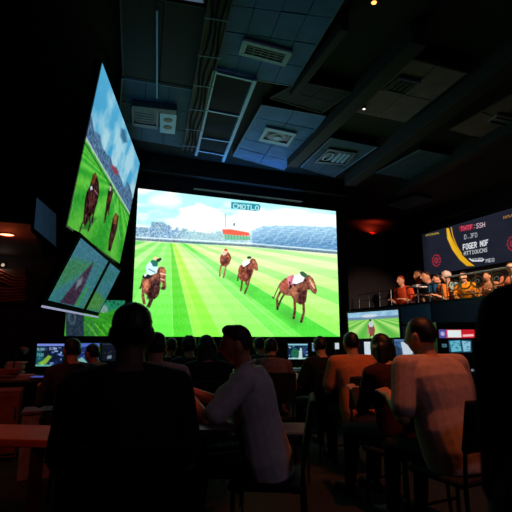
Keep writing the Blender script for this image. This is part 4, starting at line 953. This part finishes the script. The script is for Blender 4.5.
# table under profile man's hands
p = at(192, 405, 2.75)
e = empty('small_table', (p.x-.1, p.y+.1, 0), 'small dark table under the forearms of the man in profile', 'table')
qd = [p+ex*.28+ey*.42, p-ex*.2+ey*.42, p-ex*.2-ey*.3, p+ex*.28-ey*.3]; bm = B(); prism(bm, [Vector((v.x, v.y, 0)) for v in qd], .745, .78); obj('table_top', bm, mat('dark_red_table', (70, 36, 34), .4, var=.2), e, bevel=.005)
c = bil(qd, .5, .5); bm = B(); tube(bm, [(c.x, c.y, .02), (c.x, c.y, .745)], .035, 12); obj('pedestal', bm, BLACK, e); bm = B(); lathe(bm, [(.03,0),(.24,0),(.24,.012),(.05,.04),(.03,.04)], (c.x, c.y, 0)); obj('foot', bm, BLACK, e)
# long counter under the giant screen
cx0, cx1 = at(150, 370, 7.3), at(345, 370, 7.3)
desk('long_counter', 1.0, 4.4, 6.05, 6.85, .76, DESK, 'long dark counter under the giant screen carrying the lit laptop', modesty=True)
def plc(P):
    ui(P, 21, [(120,200,190),(60,120,160),(200,230,240)], (16, 40, 70)); P.ell(34, 36, 20, 18, (30, 110, 70), 5, .9); P.poly([(50,60),(56,30),(62,14),(70,18),(72,60)], (210, 240, 235), 3, .9); P.poly([(0,0),(100,0),(100,4),(0,4)], (160,210,250), 1); P.poly([(0,54),(100,54),(100,60),(0,60)], (190,240,230), 1.5, .8); P.ell(84, 28, 10, 14, (60, 80, 150), 3, .7)
D_ = 7.25; c = monitor(298, 351.5, D_, 20, 15, 'small lit monitor with green and white picture under the giant screen', plc, base_z=.76, gain=.9, yaw=-12)
k1 = at(298, 369, 7.0); keyboard(k1, math.radians(-12), .36, mat('pale_keyboard', (150, 160, 180), .5), mat('pale_keys', (190, 200, 215), .5, emit=(150,170,210), es=.12), 'pale keyboard in front of the small lit monitor', .76)
# laptop-like lit panels
monitor(315, 347, 7.3, 6, 8, 'narrow lit screen between the small monitor and the dark man', lambda P: ui(P, 5, [(190,220,240),(120,150,190)], (100,140,180)), base_z=.76, gain=.8, yaw=-14)
monitor(367.5, 350, 6.6, 6, 16, 'narrow white screen seen between the orange-lit man and the long-haired woman', lambda P: ui(P, 6, [(230,240,248),(200,220,240)], (214,230,240)), base_z=.76, gain=.85, yaw=-34)
monitor(337, 346, 6.5, 4, 6, 'tiny white phone-like screen at the left shoulder of the orange-lit man', lambda P: ui(P, 9, [(230,240,248)], (210,225,240)), base_z=.76, gain=.8)
def pr1(P): ui(P, 31, [(90,130,180),(150,190,220),(40,60,90)], (60, 92, 140)); P.poly([(34,10),(70,6),(96,40),(90,60),(44,60),(40,34)], (214, 226, 236), 4, .95); P.poly([(0,20),(30,30),(40,60),(0,60)], (40,56,80), 4, .8)
monitor(404, 348, 5.9, 19, 17, 'monitor with white shape on blue, left of the big pale-shirted man', pr1, base_z=.76, gain=.85)
pp = at(385, 375, 6.3); desk('side_desk', pp.x-.75, pp.x+.85, pp.y-.5, pp.y+.55, .76, DESK, 'dark desk carrying the screens beside the long-haired woman', modesty=False)
# betting terminal at right
D_ = 5.6; c = at(462, 350, D_); 
e = empty('betting_terminal', (c.x, c.y, 0), 'tall dark betting terminal with red and white header display at right', 'terminal', None, -YAW)
fr = lambda px, py: (px-462)*D_/457
def tz(py): return float(at(462, py, D_).z)
bm = B(); box(bm, fr(440,0), fr(484,0), .06, .5, 0, tz(322)); obj('cabinet', bm, mat('terminal_black', (26, 26, 36), .4), e, False, bevel=.01)
bm = B(); box(bm, fr(441,0), fr(483,0), -.2, .08, .72, tz(369)); obj('console_shelf', bm, mat('terminal_shelf', (34, 34, 46), .4), e, False, bevel=.008)
bm = B(); box(bm, fr(462,0), fr(473,0), -.21, -.2, tz(370), tz(368)); obj('edge_light', bm, mat('edge_glow', (180,190,210), emit=(170,180,210), es=.5), e, False)
def tp(px0, px1, py0, py1, paint, gain, nx=60, ny=30, name='display'):
    Mx = Matrix.Translation(e.location) @ Matrix.Rotation(-YAW, 4, 'Z'); yy = .055
    q = [Mx @ Vector((fr(px0,0), yy, tz(py0))), Mx @ Vector((fr(px1,0), yy, tz(py0))), Mx @ Vector((fr(px1,0), yy, tz(py1))), Mx @ Vector((fr(px0,0), yy, tz(py1)))]
    P = Pic(q, nx, ny); paint(P); P.build(e, .004, gain, name)
def hd(P):
    P.units(100, 30); P.c[:] = (200, 30, 40); P.poly([(0,0),(22,0),(22,30),(0,30)], (70, 80, 160), 1); P.ell(10, 15, 6, 8, (180, 170, 220), 2); P.poly([(20,0),(24,0),(24,30),(20,30)], (220,60,80), 1); P.poly([(24,2),(62,2),(62,28),(24,28)], (226, 240, 240), 1); P.poly([(66,18),(96,16),(98,24),(66,26)], (250, 190, 190), 1.5); P.grain(14, .8)
tp(442, 478, 329.5, 338, hd, .95, 100, 30)
def lo(P):
    P.units(100, 60); P.c[:] = (30, 70, 96); r = random.Random(4)
    P.poly([(4,6),(50,2),(54,54),(10,58)], (110, 200, 220), 3, .9); P.poly([(58,4),(96,8),(92,54),(62,56)], (150, 214, 236), 3, .9)
    for k in range(16): P.ell(r.uniform(8,90), r.uniform(8,54), r.uniform(2,7), r.uniform(1,4), (36, 84, 120), 3, .7)
tp(451, 474, 340, 352.5, lo, .9, 70, 40)
tp(444, 449, 344, 347.5, lambda P: ui(P, 2, [(120,170,190)], (70,110,130)), .6, 24, 16)

# ------------------------------------------------------------------ slatted bar screen, wall lamp and soffit lamp at left
e = empty('slatted_screen', hit(10, 302, 1, 8.3), 'copper-toned curved slatted wall panel at the far left', 'wall panel')
CO = mat('copper_slat', (150, 74, 50), .4, .3, var=.15, scale=10)
for k in range(9):
    bm = B(); pts = [hit(xx, 274+k*3.2+1.5*math.sin(xx*.12+k*.25)-(4 if k < 4 else 0)*math.exp(-((xx)/9.)**2)+.08*xx, 1, 8.32) for xx in np.linspace(-14, 27-(.0 if k%2 else 1.5), 12)]
    tube(bm, pts, .016, 8); obj('slat', bm, CO, e)
p0, p1 = hit(-14, 300, 1, 8.4), hit(26, 276, 1, 8.4); bm = B(); box(bm, p0.x, p1.x, 8.36, 8.5, p0.z-.04, p1.z+.1); obj('backing', bm, mat('panel_brown', (58, 34, 28), .6), e)
c = hit(3, 265, 1, 8.38); e = empty('wall_lamp', c, 'faint round wall lamp above the copper slats', 'lamp')
bm = B(); tube(bm, [c, Vector((c.x, 8.5, c.z))], .02, 10); obj('bracket', bm, BLACK, e); bm = B(); ellipsoid(bm, c, (.03, .03, .03)); obj('bulb', bm, mat('faint_bulb', (200,190,170), emit=(150,140,130), es=.3), e, smooth=True)
ql = bpy.data.lights.new('sconce_light', 'POINT'); ql.energy = .5; ql.color = (1, .75, .55); ql.shadow_soft_size = .04; qo = bpy.data.objects.new('sconce_light', ql); C.objects.link(qo); qo.location = c+Vector((0, -.12, -.02))
c = hit(7, 234, 2, 2.6); e = empty('soffit_downlight', (c.x, c.y, 2.6), 'glowing oval downlight in the low red-lit soffit at the left edge', 'ceiling light')
bm = B(); lathe(bm, [(.02, -.004), (.085, -.004), (.09, 0), (.02, 0)], (c.x, c.y, 2.6-.004)); obj('lens', bm, mat('warm_lens', (255, 220, 190), emit=(255, 205, 160), es=2.2), e)
bm = B(); tube(bm, [(c.x+.095*math.cos(t), c.y+.095*math.sin(t), 2.592) for t in np.linspace(0, 2*PI, 25)[:-1]], .009, 8, closed=True); obj('rim', bm, CO, e)
ll = bpy.data.lights.new('soffit_light', 'POINT'); ll.energy = 4; ll.color = (1, .13, .04); ll.shadow_soft_size = .08; lo_ = bpy.data.objects.new('soffit_light', ll); C.objects.link(lo_); lo_.location = (c.x, c.y, 2.45)

# small items on balcony: laptop tray
c = hit(415, 287, 0, 7.36)
e = empty('tray', (7.4, c.y, c.z), 'white tray held out over the balcony edge left of the guest in blue', 'tray'); bm = B(); box(bm, 7.3, 7.62, c.y-.12, c.y+.14, c.z-.012, c.z+.012); obj('plate', bm, mat('white_tray', (220, 222, 235), .4), e, bevel=.005)
bm = B(); box(bm, 7.34, 7.5, c.y-.08, c.y+.06, c.z+.012, c.z+.05); obj('folded_napkin', bm, mat('white_tray', (220, 222, 235)), e, bevel=.005)

# ------------------------------------------------------------------ room spotlights and added fill lights
track_head((2.5, 2.15, 4.2), (2.3, 2.65, 1.25), (1, .22, .06), 210, 'ceiling spotlight behind the viewer washing the crowd in red-orange', 36)
track_head((-.9, 2.0, 4.2), (.5, 2.95, .72), (1, .13, .035), 260, 'red ceiling spotlight aimed at the forearms of the man in profile', 12)
track_head((3.1, 2.2, 4.25), (2.66, 4.0, 1.15), (1, .24, .07), 190, 'red-orange ceiling spotlight over the man at the giant screen edge', 26)
track_head((-1.2, 1.6, 4.2), (-.6, 2.6, .75), (1, .12, .04), 110, 'deep red ceiling spotlight aimed at the nearest left table', 26)
track_head((7.5, 5.2, 4.2), (7.7, 7.4, 2.3), (1, .62, .38), 420, 'warm white ceiling spotlight aimed at the balcony guests', 62)
track_head((7.2, 4.7, 4.2), (7.8, 9.6, 2.2), (1, .6, .4), 520, 'warm ceiling spotlight aimed at the far balcony guests', 30)
track_head((-1.5, 2.3, 4.2), (-.9, 5.0, .7), (1, .16, .06), 110, 'deep red ceiling spotlight aimed at the cluttered left desk', 34)  # extra lamp, added so the desk clutter reads brighter
track_head((5.0, 2.2, 4.2), (7.3, 8.7, 1.6), (.45, .7, 1), 110, 'cool spotlight washing the slate balcony front', 26)  # out-of-view lamp added to lift the dark fascia
e = empty('added_wash_bar', (3, 8.12, 4.02), 'slim black lighting bar added above the giant screen to wash the ceiling blue', 'light')  # invented fixture, carries the blue fill that tints the ceiling tiles
bm = B(); box(bm, 1.9, 4.2, 8.0, 8.12, 4.02, 4.07); obj('housing', bm, BLACK, e)
bm = B(); box(bm, 1.94, 4.16, 8.02, 8.1, 4.07, 4.075); obj('lens', bm, mat('added_bar_lens', (90, 150, 255), emit=(60, 140, 255), es=.6), e)
def area(loc, tgt, sx, sy, rgb, power):
    l = bpy.data.lights.new('area_light', 'AREA'); l.shape = 'RECTANGLE'; l.size = sx; l.size_y = sy; l.color = rgb; l.energy = power
    o = bpy.data.objects.new('area_light', l); C.objects.link(o); o.location = loc; o.rotation_euler = (Vector(tgt)-Vector(loc)).to_track_quat('-Z', 'Y').to_euler()
area((3.05, 8.05, 4.085), (3.05, 6.4, 5.6), 2.2, .06, (.12, .5, 1), 9)  # upward blue fill of the added bar
# unseen fill panel, added behind the viewer to lift the crowd's backs
e = empty('light_panel', (2.6, -1.2, 4.5), 'dim violet-blue fill light panel added out of view behind the viewer', 'ceiling light')
bm = B(); box(bm, 1.6, 3.6, -1.8, -.6, 4.52, 4.6); obj('frame', bm, DARKMET, e); bm = B(); box(bm, 1.65, 3.55, -1.75, -.65, 4.505, 4.52); obj('diffuser', bm, mat('fill_panel_diffuser', (120, 130, 170), emit=(150, 160, 230), es=.4), e)
area((2.6, -1.2, 4.49), (3.2, 3.2, 1.0), 1.9, 1.1, (.8, .58, .78), 16)
